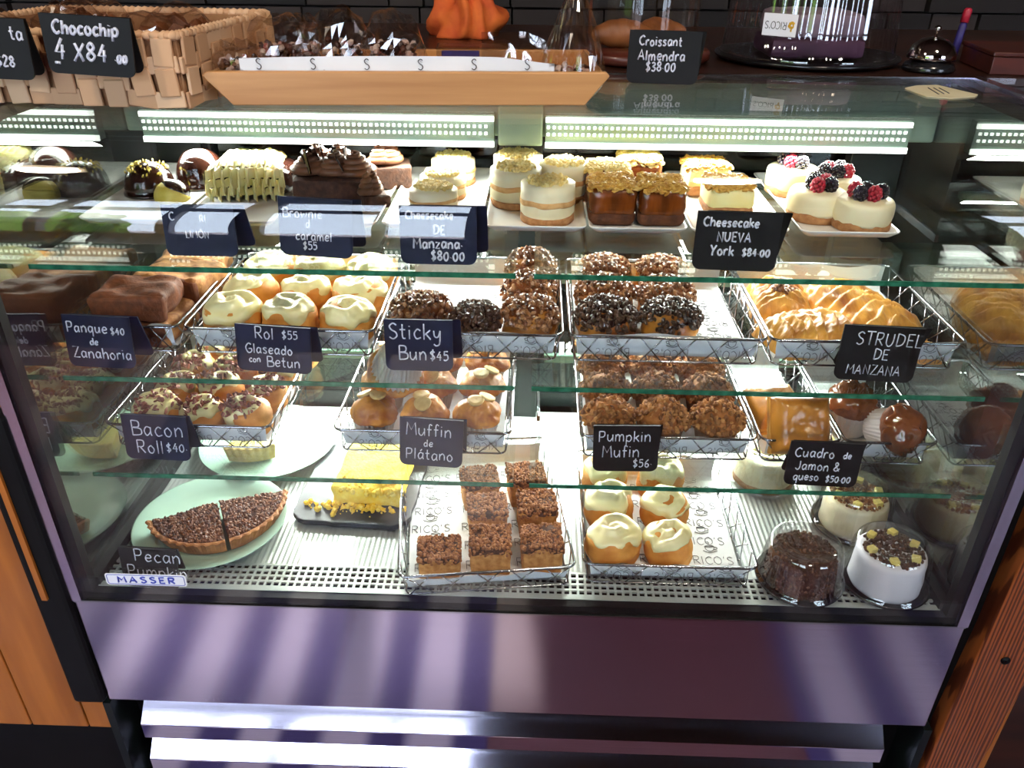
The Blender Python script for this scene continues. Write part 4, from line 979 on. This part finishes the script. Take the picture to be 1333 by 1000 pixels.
def pastry_square(label, loc, rot, seed):
    t = thing('pastry_square', label, 'pastry', loc, rot, 'ham and cheese pastry squares')
    W = .084
    def fn(u, v):
        x, y = (u-.5)*2, (v-.5)*2; k = max(abs(x), abs(y))
        z = .034*(1-k**5)**.5*(1-.18*math.exp(-((x*x+y*y)*9)))+.0022*nz((x*3, y*3, 0), 2, seed)*(1-k)
        return (x*W/2*(1+.02*nz((y*2, 0, 0), 1, seed)), y*W/2*(1+.02*nz((x*2, 1, 0), 1, seed)), max(z, 0))
    MB().grid(28, 28, fn, Matrix.Translation((0, 0, .006))).build('browned_top', 'ptop', t)
    mb = MB()
    for k in range(7): mb.add([(x*(1-.012*(k % 2)), y*(1-.012*((k+1) % 2)), k*.0019) for x, y in ((-W/2, -W/2), (W/2, -W/2), (W/2, W/2), (-W/2, W/2))]+[(x*(1-.012*(k % 2)), y*(1-.012*((k+1) % 2)), k*.0019+.0016) for x, y in ((-W/2, -W/2), (W/2, -W/2), (W/2, W/2), (-W/2, W/2))], [(0, 3, 2, 1), (4, 5, 6, 7), (0, 1, 5, 4), (1, 2, 6, 5), (2, 3, 7, 6), (3, 0, 4, 7)])
    mb.build('pastry_layers', 'flaky', t, smooth=False)
M['ptop'] = mat('browned_puff_top', (206, 136, 52), (120, 62, 22), rough=.28, scale=16, bump=.4, bscale=120, coat=.4, lo=.42, hi=.66)
pastry_square('pastry square tilted up towards the front, browned face outward', (.402, .176, Z3+B+.043), (1.02, 0, .03), 1)
pastry_square('pastry square lying behind the tilted one', (.396, .262, Z3+B+.004), (.16, 0, .2), 2)
muffin('upright glazed chocolate muffin in a white paper cup', (.501, .232, Z3+B), 'choc', .037, .044, 120, 'chocolate muffins')
muffin('chocolate muffin toppled on its side at the front of its basket', (.524, .202, Z3+B+.028), 'choc', .036, .040, 121, 'chocolate muffins', (.5, 1.15, -.45))

# ------------------------------------------------------------------ lowest deck
Z0 = .7004
round_plate('mint green plate under the halved pecan tart', (-.476, .150, Z0), .116)
round_plate('mint green plate behind, with one pale quiche slice left on it', (-.452, .372, Z0), .120)
t = thing('pecan_tart_slice', 'pecan tart piece to the fore, wider of the two on the mint plate', 'tart', (-.472, .172, Z0+.0085), (0, 0, 0), 'pecan tart pieces')
wedge(t, -2.62, -1.12, .108, .026, 'tart', 'filling', 'pecan', 4)
t = thing('pecan_tart_slice', 'pecan tart piece reaching towards the plate rim by the slate board', 'tart', (-.4695, .1735, Z0+.0085), (0, 0, 0), 'pecan tart pieces')
wedge(t, -1.09, .34, .108, .026, 'tart', 'filling', 'pecan', 5)
t = thing('quiche_slice', 'pale quiche slice on the rear mint plate', 'tart', (-.482, .405, Z0+.0085))
wedge(t, -1.85, -.95, .105, .034, 'ptart', 'lemon', None, 6)
t = thing('slate_tray', 'dark slate board with chipped edges under the yellow cake', 'tray', (-.258, .262, Z0), (0, 0, -.06))
rnd = random.Random(8); o = []
for k in range(64):
    a = k/64*4; s_ = int(a); q = a-s_-.5; x, y = ((q, -.5), (.5, q), (-q, .5), (-.5, -q))[s_]
    e = 1-.16*max(0, (abs(q)-.36)/.14)**2*.6
    o.append((x*.19*e+.003*nz((x*9, y*9, 0), 1.5, 2), y*.215*e+.003*nz((x*9, y*9, 4), 1.5, 2)))
MB().prism(o, .004, .013).build('slab', 'slate', t, smooth=False, bevel=.0015)
for x in (-.07, .07):
    for y in (-.08, .08): MB().lathe([(.006, 0), (.006, .0042)], 12, T=Matrix.Translation((x, y, 0))).build('foot', 'black', t)
t = thing('yellow_cake', 'bright yellow crumbly cake slab on the slate board', 'cake', (-.238, .275, Z0+.0132), (0, 0, -.06))
rbox(MB(), (.110, .155, .036), .005, amp=.006, fr=45, seed=4, div=16).build('cake_slab', 'yellow', t)
rnd = random.Random(6); b = MB()
for _ in range(150):
    x = rnd.gauss(-.02, .035); y = -.078-abs(rnd.gauss(0, .010)); k = rnd.random()**2*.005+.0012
    b.bit((x, y, k*.6), (k, k*.9, k*.8), rnd)
for _ in range(120): b.bit((rnd.uniform(-.05, .05), rnd.uniform(-.08, -.05), .024+rnd.random()*.01), (.006, .005, .004), rnd)
stuff(b.build('loose_crumbs', 'ycrumb', t, smooth=False))
basket('wire basket of coffee cake squares set askew on the deck', -.182, .066, .022, .352, Z0, .042, .13, 'wire baskets on the deck')
liner('printed liner paper under the coffee cake squares', -.182, .066, .022, .352, Z0, .030, .13, 5, True, 6, .75, False, .0165)
for k, (px, py, rz, l) in enumerate(((570, 757, .10, 'coffee cake square alone at the front corner of the basket'), (637, 753, .06, 'coffee cake square at the front of the middle column'), (704, 751, .10, 'coffee cake square at the front of the column by the rolls'), (633, 706, .14, 'coffee cake square second in the middle column'), (698, 702, .12, 'coffee cake square second in the column by the rolls'), (623, 667, .2, 'coffee cake square at the back of the middle column'), (684, 662, .2, 'coffee cake square at the back of the column by the rolls'))):
    p = PZ(px, py, Z0+B); coffee_cube(l, (p.x, p.y+.030, Z0+B), .058 if k else .06, .052, .050 if k else .036, k, rz, 'coffee cake squares')
basket('wire basket of iced rolls standing square on the deck', .098, .343, .045, .330, Z0, .042, 0, 'wire baskets on the deck')
liner('printed liner paper under the iced rolls on the deck', .098, .343, .045, .330, Z0, .034, 0, 15, True, 5, .95, True, .0165)
for j in range(3):
    for i in range(2):
        glazed_roll(f'{("front", "middle", "rear")[j]} iced roll in the {("column beside the coffee cakes", "column beside bare liner paper")[i]} on the deck', (.1455+.082*i+(.004*j if i else -.001*j), .104+.082*j, Z0+B), .0385, .056, 140+j*2+i, i*2+j*1.1, (0, 0), 'iced rolls on the deck', amt=.52)
dome_pack('clear domed container holding the dark crumb cake', 'dark chocolate crumb cake under a clear dome beside the roll basket', (.412, .070, Z0), .060, .074, 1, 'cocoa', .044, .054)
dome_pack('clear domed container at the front corner of the deck', 'white cake with brown crumbs and pale cubes, nearest the front corner', (.534, .070, Z0), .060, .078, 2, 'white', .047, .060)
dome_pack('clear domed container behind the front corner one', 'cream-sided cake with light crumbs and yellow cubes, second back from the corner', (.530, .200, Z0), .060, .078, 3, 'custard', .047, .056)
dome_pack('clear square-lipped container behind the dark crumb cake', 'pale cheesecake in a clear container behind the dark crumb cake', (.418, .315, Z0), .060, .072, 4, 'cream', .048, .052)
dome_pack('clear domed container at the back, partly behind the Cuadro sign', 'pale cheesecake at the back, behind the yellow-cubed cake', (.540, .345, Z0), .058, .072, 5, 'cream', .047, .052)

# ------------------------------------------------------------------ chalk signs
sign('folded chalk sign reading Limón with its first line lost in glare', 218, 312, 267, 333, SH[1]+.001, [('C', .10, .30, .16), ('Rl', .52, .32, .13), ('LIMÓN', .30, .64, .14)], .12, 0, 0, back=(.012, .012))
sign('folded chalk sign reading Brownie d caramel $55', 365, 460, 258, 334, SH[1]+.001, [('Brownie', .06, .34, .16), ('d', .36, .50, .14), ('caramel', .22, .72, .15), ('$55', .32, .88, .13)], .12, 0, .05, back=(.010, .010))
sign('chalk sign ending De Manzana $80.00', 522, 621, 268, 344, SH[1]+.001, [('Cheesecake', .08, .22, .13), ('DE', .44, .48, .15), ('Manzana.', .17, .72, .17), ('$80.00', .40, .93, .16)], .12, 0, 0, back=(.0, .012), dot=1.4)
sign('black chalk sign reading Cheesecake Nueva York $84.00', 900, 1007, 276, 352, SH[1]+.001, [('Cheesecake', .08, .25, .15), ('NUEVA', .26, .50, .16), ('York', .20, .74, .17), ('$84.00', .58, .74, .13)], .12, 0, .02, 'boardk', back=(-.004, .012), dot=1.4)
sign('chalk sign reading Panque de Zanahoria $40', 92, 179, 411, 478, Z2, [('Panque', .05, .32, .19), ('$40', .70, .34, .13), ('de', .36, .56, .13), ('Zanahoria', .08, .82, .20)], .10, 0, .03, maxY=.118, back=(.003, .010), dot=1.05)
sign('chalk sign reading Rol Glaseado con Betun $55', 310, 407, 424, 484, Z2, [('Rol', .26, .28, .24), ('$55', .62, .25, .17), ('Glaseado', .12, .60, .20), ('con', .16, .80, .13), ('Betun', .40, .88, .22)], .10, 0, .05, maxY=.118, back=(.008, .008))
sign('chalk sign reading Sticky Bun $45', 504, 591, 416, 479, Z2, [('Sticky', .06, .38, .30), ('Bun', .20, .78, .27), ('$45', .66, .78, .18)], .10, 0, 0, maxY=.118, back=(0, .01), dot=1.2)
sign('black chalk sign reading Strudel de Manzana', 1083, 1184, 425, 494, Z2, [('STRUDEL', .18, .34, .23), ('DE', .44, .60, .19), ('MANZANA', .14, .88, .17)], .10, 0, .04, 'boardk', maxY=.118, back=(-.006, .01))
sign('chalk sign reading Bacon Roll $40', 166, 250, 541, 598, Z3, [('Bacon', .14, .46, .33), ('Roll', .18, .86, .29), ('$40.', .64, .80, .19)], .10, 0, .03, maxY=.118, back=(.011, .004), dot=1.05)
sign('chalk sign reading Muffin de Plátano', 521, 602, 545, 603, Z3, [('Muffin', .10, .36, .25), ('de', .38, .58, .15), ('Plátano', .10, .86, .22)], .10, 0, .05, maxY=.118, back=(0, .004))
sign('chalk sign reading Pumpkin Mufin $56', 771, 855, 554, 613, Z3, [('Pumpkin', .08, .34, .23), ('Mufin', .14, .68, .25), ('$56.', .62, .90, .17)], .10, 0, -.02, 'boardk', maxY=.118, back=(0, .004))
sign('black chalk sign reading Cuadro de Jamon & queso $50.00', 1019, 1112, 576, 632, Z3, [('Cuadro', .08, .34, .21), ('de', .74, .34, .14), ('Jamon &', .12, .64, .20), ('queso', .12, .88, .17), ('$50.00', .57, .90, .14)], .10, 0, .03, 'boardk', maxY=.118, back=(0, .004), dot=1.05)
sign('black chalk sign reading Pecan Pumpkin, low behind the maker badge', 163, 236, 714, 764, Z0, [('Pecan', .26, .32, .30), ('Pumpkin', .10, .72, .28)], .05, 0, .06, 'boardk', maxY=.034, back=(.002, .002))
sign('black chalk sign reading Croissant Almendra $38.00, upright on the glass top', 815, 906, 40, 109, ZT+.0006, [('Croissant', .14, .28, .17), ('Almendra', .14, .56, .19), ('$38.00', .26, .76, .17)], .10, 0, .02, 'boardk', back=(0, .006), dot=1.3)

# ------------------------------------------------------------------ on top of the case and the counter behind
ZTT = ZT+.0004
WB, DB, HB, RZ = .30, .25, .072, -.10
c0 = Vector((-.370, .094, ZTT)); cen = c0 + Matrix.Rotation(RZ, 3, 'Z') @ Vector((-WB/2, DB/2, 0))
wbk = thing('woven_basket', 'flat-woven palm leaf basket on the glass top, full of bagged cookies', 'basket', cen, (0, 0, RZ))
rnd = random.Random(12)
def woven(L, T, rows=4):
    mb = MB(); cw = .030; n = round(L/cw); cw = L/n; rh = HB/rows
    for i in range(n):
        for j in range(rows):
            cx, cz = -L/2+(i+.5)*cw, (j+.5)*rh; k = (i+2*j) % 4
            if k < 2: d = (cw*1.16, .004, rh*.97); y = -.0035
            else: d = (cw*.78, .004, rh*1.6); y = -.0055
            q = Matrix.Translation((cx+rnd.uniform(-.002, .002), y-rnd.random()*.0008, min(max(cz, d[2]/2), HB-d[2]/2))) @ Euler((0, rnd.uniform(-.12, .12), 0)).to_matrix().to_4x4()
            mb.box((0, 0, 0), d, T @ q)
    return mb
for k, (L, T) in enumerate(((WB, Matrix.Translation((0, -DB/2, 0))), (DB, Matrix.Translation((WB/2, 0, 0)) @ Matrix.Rotation(pi/2, 4, 'Z')), (WB, Matrix.Translation((0, DB/2, 0)) @ Matrix.Rotation(pi, 4, 'Z')), (DB, Matrix.Translation((-WB/2, 0, 0)) @ Matrix.Rotation(-pi/2, 4, 'Z')))):
    woven(L, T).build('woven_side', 'tan', wbk, smooth=False, bevel=.0012)
mb = MB()
for s in (-1, 1): mb.box((s*(WB/2-.002), 0, HB/2), (.006, DB-.002, HB)); mb.box((0, s*(DB/2-.002), HB/2), (WB-.002, .006, HB))
mb.box((0, 0, .003), (WB-.004, DB-.004, .005))
mb.build('inner_wall', 'tand', wbk, smooth=False)
mb = MB(); o = rrect(WB+.004, DB+.004, .012, 4); P_ = []
for i in range(len(o)):
    a, b = Vector(o[i]), Vector(o[(i+1) % len(o)]); n = max(1, int((b-a).length/.009))
    for k in range(n):
        p = a.lerp(b, k/n); d = atan2(b.y-a.y, b.x-a.x)
        mb.bit((p.x, p.y, HB+.002), (.0085, .0058, .0058), rnd, (.5, 0, d+.5))
mb.build('braided_rim', 'tan', wbk)
def film_bag(label, loc, d, seed, m='nut', n=60, group='bagged treats', fill=.5, rot=0, bd=.006):
    t = thing('treat_bag', label, 'bag', loc, (0, 0, rot), group); rnd = random.Random(seed)
    mb = MB(); W, D, H = d
    def fn(u, v):
        a = u*2*pi; ph = v*pi; s_ = sin(ph)**.7
        x, y, z = W/2*cos(a)*s_, D/2*sin(a)*s_, H/2*(1-cos(ph))
        k = abs(nz((cos(a)*1.5, sin(a)*1.5, v*3), 1.6, seed)); q = 1+.30*(k-.3)
        return (x*q, y*q, max(0, z*(1+.22*nz((x*9, y*9, v*2), 4, seed))))
    mb.grid(28, 18, fn)
    mb.build('clear_film', 'film', t, smooth=False)
    b = MB()
    for _ in range(n):
        a = rnd.random()*6.28; r = sqrt(rnd.random()); zz = rnd.random()*H*fill
        b.bit((r*cos(a)*W*.36, r*sin(a)*D*.36, bd+zz*.8), (bd, bd*.8, bd*.7), rnd)
    stuff(b.build('treats', m, t, smooth=False))
    return t
M['sprinkle'] = mat('sprinkled_bark', (70, 36, 26), rough=.4, isl=[(50, 24, 18), (86, 46, 32), (60, 30, 22), (220, 196, 180), (150, 60, 50)])
M['cookie'] = mat('cookie', (150, 96, 50), (110, 64, 34), rough=.8, scale=60, bump=.5)
def wpt(x, y, z=.007): return cen + Matrix.Rotation(RZ, 3, 'Z') @ Vector((x, y, z))
for k, (x, y, l) in enumerate(((-.10, -.075, 'film bag of cookies at the outer front of the woven basket'), (-.01, -.06, 'film bag of cookies behind the Chocochip sign'), (.085, -.065, 'film bag of cookies in the front inner corner of the woven basket'), (-.06, .06, 'film bag of cookies at the back of the woven basket'), (.06, .055, 'tall film bag of cookies at the back corner of the woven basket'))):
    film_bag(l, wpt(x, y), (.095, .105, .078+.008*(k % 2)), 30+k, 'amber', 26, 'bagged cookies in the woven basket', .75, k*.9, .014)
sign('black chalk sign reading Chocochip 4 X 84.00 hung on the woven basket', 66, 178, 20, 98, ZT, [('Chocochip', .12, .32, .22), ('4', .10, .76, .34), ('_', .10, .80, .2), ('X84', .32, .76, .30), ('.00', .78, .76, .14)], .06, 0, .05, 'boardk', yplane=.070, back=(0, .0), dot=1.9, trap=.04, tilt=.1)
sign('black chalk sign at the frame edge, cut off, ending ta $28', -72, 47, 22, 102, ZT, [('ta', .82, .34, .22), ('$28', .62, .78, .17)], .06, 0, .03, 'boardk', yplane=.072, back=(0, .0), dot=1.3)
# bamboo tray
bt = thing('bamboo_tray', 'long bamboo tray with slanted ends lying on the glass top', 'tray', (-.1275, .132, ZTT), (0, 0, .07))
HT = .036
fb = lambda y0, y1: [(x, y, z) for y in (y0, y1) for x, z in ((-.198, 0), (.199, 0), (.226, HT-.004), (.222, HT), (-.222, HT), (-.228, HT-.004))]
F6 = [(0, 1, 2, 3, 4, 5), (11, 10, 9, 8, 7, 6)]+[((i+1) % 6, i, i+6, (i+1) % 6+6) for i in range(6)]
MB().add(fb(-.006, .004), F6).build('front_board', 'bamboo', bt, smooth=False, bevel=.0015)
MB().add(fb(.176, .186), F6).build('rear_board', 'bamboo', bt, smooth=False, bevel=.0015)
MB().box((0, .09, .003), (.394, .172, .006)).build('bottom_board', 'bamboo', bt, smooth=False)
for s in (-1, 1): MB().box((s*.208, .09, .018), (.007, .172, .040), Matrix.Translation((s*.208, .09, .018)) @ Matrix.Rotation(s*.62, 4, 'Y') @ Matrix.Translation((-s*.208, -.09, -.018))).build('end_board', 'bamboo', bt, smooth=False)
def tw(x, y, z=.0066): return bt.location + Matrix.Rotation(.07, 3, 'Z') @ Vector((x, y, z))
pl = thing('paper_liner', 'white printed paper standing above the bamboo tray edge', 'paper', tw(0, 0, .007), (0, 0, .07))
MB().grid(40, 8, lambda u, v: (-.188+.352*u, .0075+.0015*sin(u*9)+(.012*(1-v)**3 if v < .4 else 0), .041*v+(.003*sin(u*3) if v > .5 else 0)-(.006*max(0, u-.82)/.18 if v > .9 else 0))).build('sheet', 'paper', pl)
mb = MB()
for k in range(6): write(mb, 'S', -.17+.06*k, .030, .011, lambda u, v: (u, .0062+.0015*sin(((u+.188)/.352)*9), v), .0005, n=4)
mb.build('printed_logos', 'print', pl)
for k, (x, y, d, l) in enumerate(((-.196, .035, (.060, .06, .058), 'small bag of sprinkled bark at the slanted end by the woven basket'), (-.145, .060, (.088, .08, .080), 'film bag of bark second from the woven basket'), (-.085, .050, (.092, .075, .086), 'crumpled film bag of bark in the middle of the row of bags'), (-.020, .055, (.080, .07, .082), 'film bag of sprinkled bark last in the row before the clear card box'))):
    film_bag(l, tw(x, y), d, 50+k, 'sprinkle', 130, 'bags of bark in the bamboo tray', .7, .3*k, .0052)
t = thing('card_holder', 'low clear acrylic box with a purple card inside the bamboo tray', 'holder', tw(.072, .07), (0, 0, .07))
mb = MB()
for y in (-.02, .02): mb.box((0, y, .024), (.085, .002, .048))
for x in (-.0415, .0415): mb.box((x, 0, .024), (.002, .038, .048))
mb.build('clear_box', 'plastic', t, smooth=False); MB().box((-.015, .0, .022), (.045, .002, .040)).build('card', 'purple', t, smooth=False)
t = thing('clear_bag', 'empty clear film bag standing upright with white glints, beside the dark treat bag', 'bag', tw(.120, .040), (0, 0, .07))
def fb2(s): return lambda u, v: ((u-.5)*.076*(1-.12*max(0, v-.6)*(1 if u > .5 else 0)), s*(.010*sin(u*pi)*(1-v*.7))+.004*nz((u*5, v*4, 0), 1, 5), .066*v*(1-.14*max(0, u-.7)/.3))
MB().grid(14, 12, fb2(-1)).grid(14, 12, fb2(1)).build('clear_film', 'film', t)
t = thing('treat_bag', 'tall twisted film bag of dark treats at the inner end of the bamboo tray', 'bag', tw(.188, .035), (0, 0, .07))
rnd = random.Random(77)
PRF = [(.030, 0), (.036, .008), (.037, .025), (.033, .045), (.026, .068), (.018, .090), (.010, .106), (.005, .114), (.010, .126), (.016, .138)]
MB().lathe(PRF, 40, lambda a, r, z: (r*(1+.10*nz((cos(a)*2, sin(a)*2, z*20), 1.6, 3)+.05*sin(a*9+z*30)), z), cap=False).build('clear_film', 'film', t, smooth=False)
b = MB()
for _ in range(90):
    a = rnd.random()*6.28; r = .026*sqrt(rnd.random()); b.bit((r*cos(a), r*sin(a), .006+rnd.random()*.022), (.006, .005, .004), rnd)
stuff(b.build('treats', 'sprinkle', t, smooth=False))
# cake domes
ZC = 1.3490
t = thing('cake_dome', 'large ribbed clear cake dome on a black tray, white sticker on its side', 'cake dome', (.428, .525, ZC))
MB().lathe([(.001, 0), (.118, 0), (.134, .003), (.138, .007), (.136, .009), (.120, .006), (.001, .006)], 72).build('tray', 'pot', t)
MB().lathe([(.129, .009), (.130, .013), (.124, .016), (.121, .06), (.117, .13), (.110, .17), (.095, .19), (.04, .20), (.001, .20)], 240, lambda a, r, z: (r*(1+(.022*abs(cos(a*24)) if .014 < z < .185 else 0)), z), cap=False).build('ribbed_dome', 'ribbed', t)
stp = Vector((-.082, -.0, .062)); Ts = Matrix.Translation((-.0735, -.1025, .058)) @ Matrix.Rotation(-.62, 4, 'Z') @ Matrix.Rotation(pi/2, 4, 'X') @ Matrix.Rotation(pi, 4, 'Z')
k_ = MB().prism([(-.0245, -.0145), (.0245, -.0145), (.0245, .0145), (-.0245, .0145)], 0, .0006, Ts).build('sticker', 'white', t, smooth=False)
mb = MB(); f = lambda u, v: Ts @ Vector((u, v, .0008))
write(mb, "RICO'S", -.010, -.004, .0095, f, .00042, gap=.06, jit=0); mb.build('sticker_lettering', 'black', k_)
mb = MB(); strokes(mb, [(a, [(x*.006-.0165, (y-.6)*.008) for x, y in p]) for a, p in CUPICON], f, .0011); mb.build('sticker_emblem', 'ochre', k_)
cc = thing('layer_cake', 'pale sliced cake with berry filling seen inside the ribbed dome', 'cake', (.428, .525, ZC+.0065))
rbox(MB(), (.14, .12, .03), .01, seed=1).build('cake_base', 'lavender', cc)
rbox(MB(), (.13, .11, .035), .01, T=Matrix.Translation((0, 0, .028)), seed=2, amp=.002).build('cake_top', 'pcake', cc)
t = thing('glass_cloche', 'clear glass cloche on a round wooden board behind the Croissant sign', 'cloche', (.172, .505, ZC))
MB().lathe([(.001, 0), (.098, 0), (.104, .004), (.104, .013), (.100, .017), (.001, .017)], 64).build('wooden_board', 'mahog', t)
MB().lathe([(.083, .0175), (.083, .10), (.080, .14), (.065, .17), (.03, .185), (.012, .187), (.012, .2), (.016, .21), (.001, .216)], 64, cap=False).build('glass_bell', 'glass', t)
for k, (x, y, l) in enumerate(((.140, .480, 'croissant under the glass cloche, the one by the tall treat bag'), (.205, .515, 'croissant under the glass cloche, behind the Croissant sign'))):
    c = thing('croissant', l, 'croissant', (x, y, ZC+.0415), (0, 0, k*.8), 'croissants under the cloche')
    MB().tube([(.046*cos(.4+2.3*i/40), .046*sin(.4+2.3*i/40)-.030, -.006) for i in range(41)], lambda u: (.004+.0155*sin(u*pi)**.8)*(1+.07*abs(sin(u*16))), 18).build('pastry', 'amber', c)
    c.location.z = ZC+.0425
# service bell, card, pen, box, cloth
t = thing('service_bell', 'shiny chrome service bell on a black base at the counter edge', 'bell', (.575, .425, ZC))
MB().lathe([(.001, 0), (.034, 0), (.036, .003), (.033, .010), (.026, .014), (.010, .016), (.001, .016)], 48).build('base', 'pot', t)
MB().lathe([(.032, .0165), (.033, .018), (.032, .024), (.027, .034), (.018, .041), (.008, .0445), (.001, .045)], 48).build('bell_dome', 'bell', t)
MB().lathe([(.0022, .0445), (.0022, .053), (.0045, .055), (.0045, .058), (.001, .060)], 20).build('plunger', 'bell', t)
t = thing('paper_card', 'cream paper card with rounded end lying on the glass top near the bell', 'card', (.522, .262, ZTT))
o = [(-.034, .020), (-.030, -.036), (-.005, -.046), (.030, -.034), (.040, -.020), (.018, .046), (-.012, .040)]
M['card'] = mat('cream_card', (206, 196, 160), (216, 206, 172), rough=.7, scale=20)
MB().prism(o, 0, .0012).build('card_sheet', 'card', t, smooth=False)
mb = MB()
for k in range(3): mb.tube([(-.010+.008*k, -.025+.004*k, .0013), (-.004+.007*k, .022, .0013)], .0007, 4)
mb.build('printed_lines', 'print', t)
t = thing('wooden_box', 'dark red wooden box at the far right of the counter', 'box', (.722, .455, ZC), (0, 0, -.12))
boxo('box_body', (0, 0, .0115), (.13, .13, .023), 'mahog', t, .001); boxo('box_lid', (0, 0, .0265), (.134, .134, .006), 'mahog', t, .0015)
t = thing('purple_pen', 'purple marker pen leaning upright behind the service bell', 'pen', (.650, .52, ZC), (-.1, .12, 0))
MB().lathe([(.001, 0), (.0055, .001), (.0055, .05), (.004, .055)], 16).build('barrel', 'purple', t); MB().lathe([(.006, .055), (.006, .072), (.004, .075)], 16).build('cap', 'raspb', t)
t = thing('orange_cloth', 'crumpled orange cloth bundle on the counter behind the bamboo tray', 'cloth', (-.115, .78, ZC))
P = dome_prof(.068, .088, 0, 2.0)
skin(MB(), P, P.T, 0, 60, 26, .016, 26, 4, lambda a, s, x, y, z: .009*sin(a*5+9*nz((x, y, z), 12, 1))).build('folds', 'cloth', t)
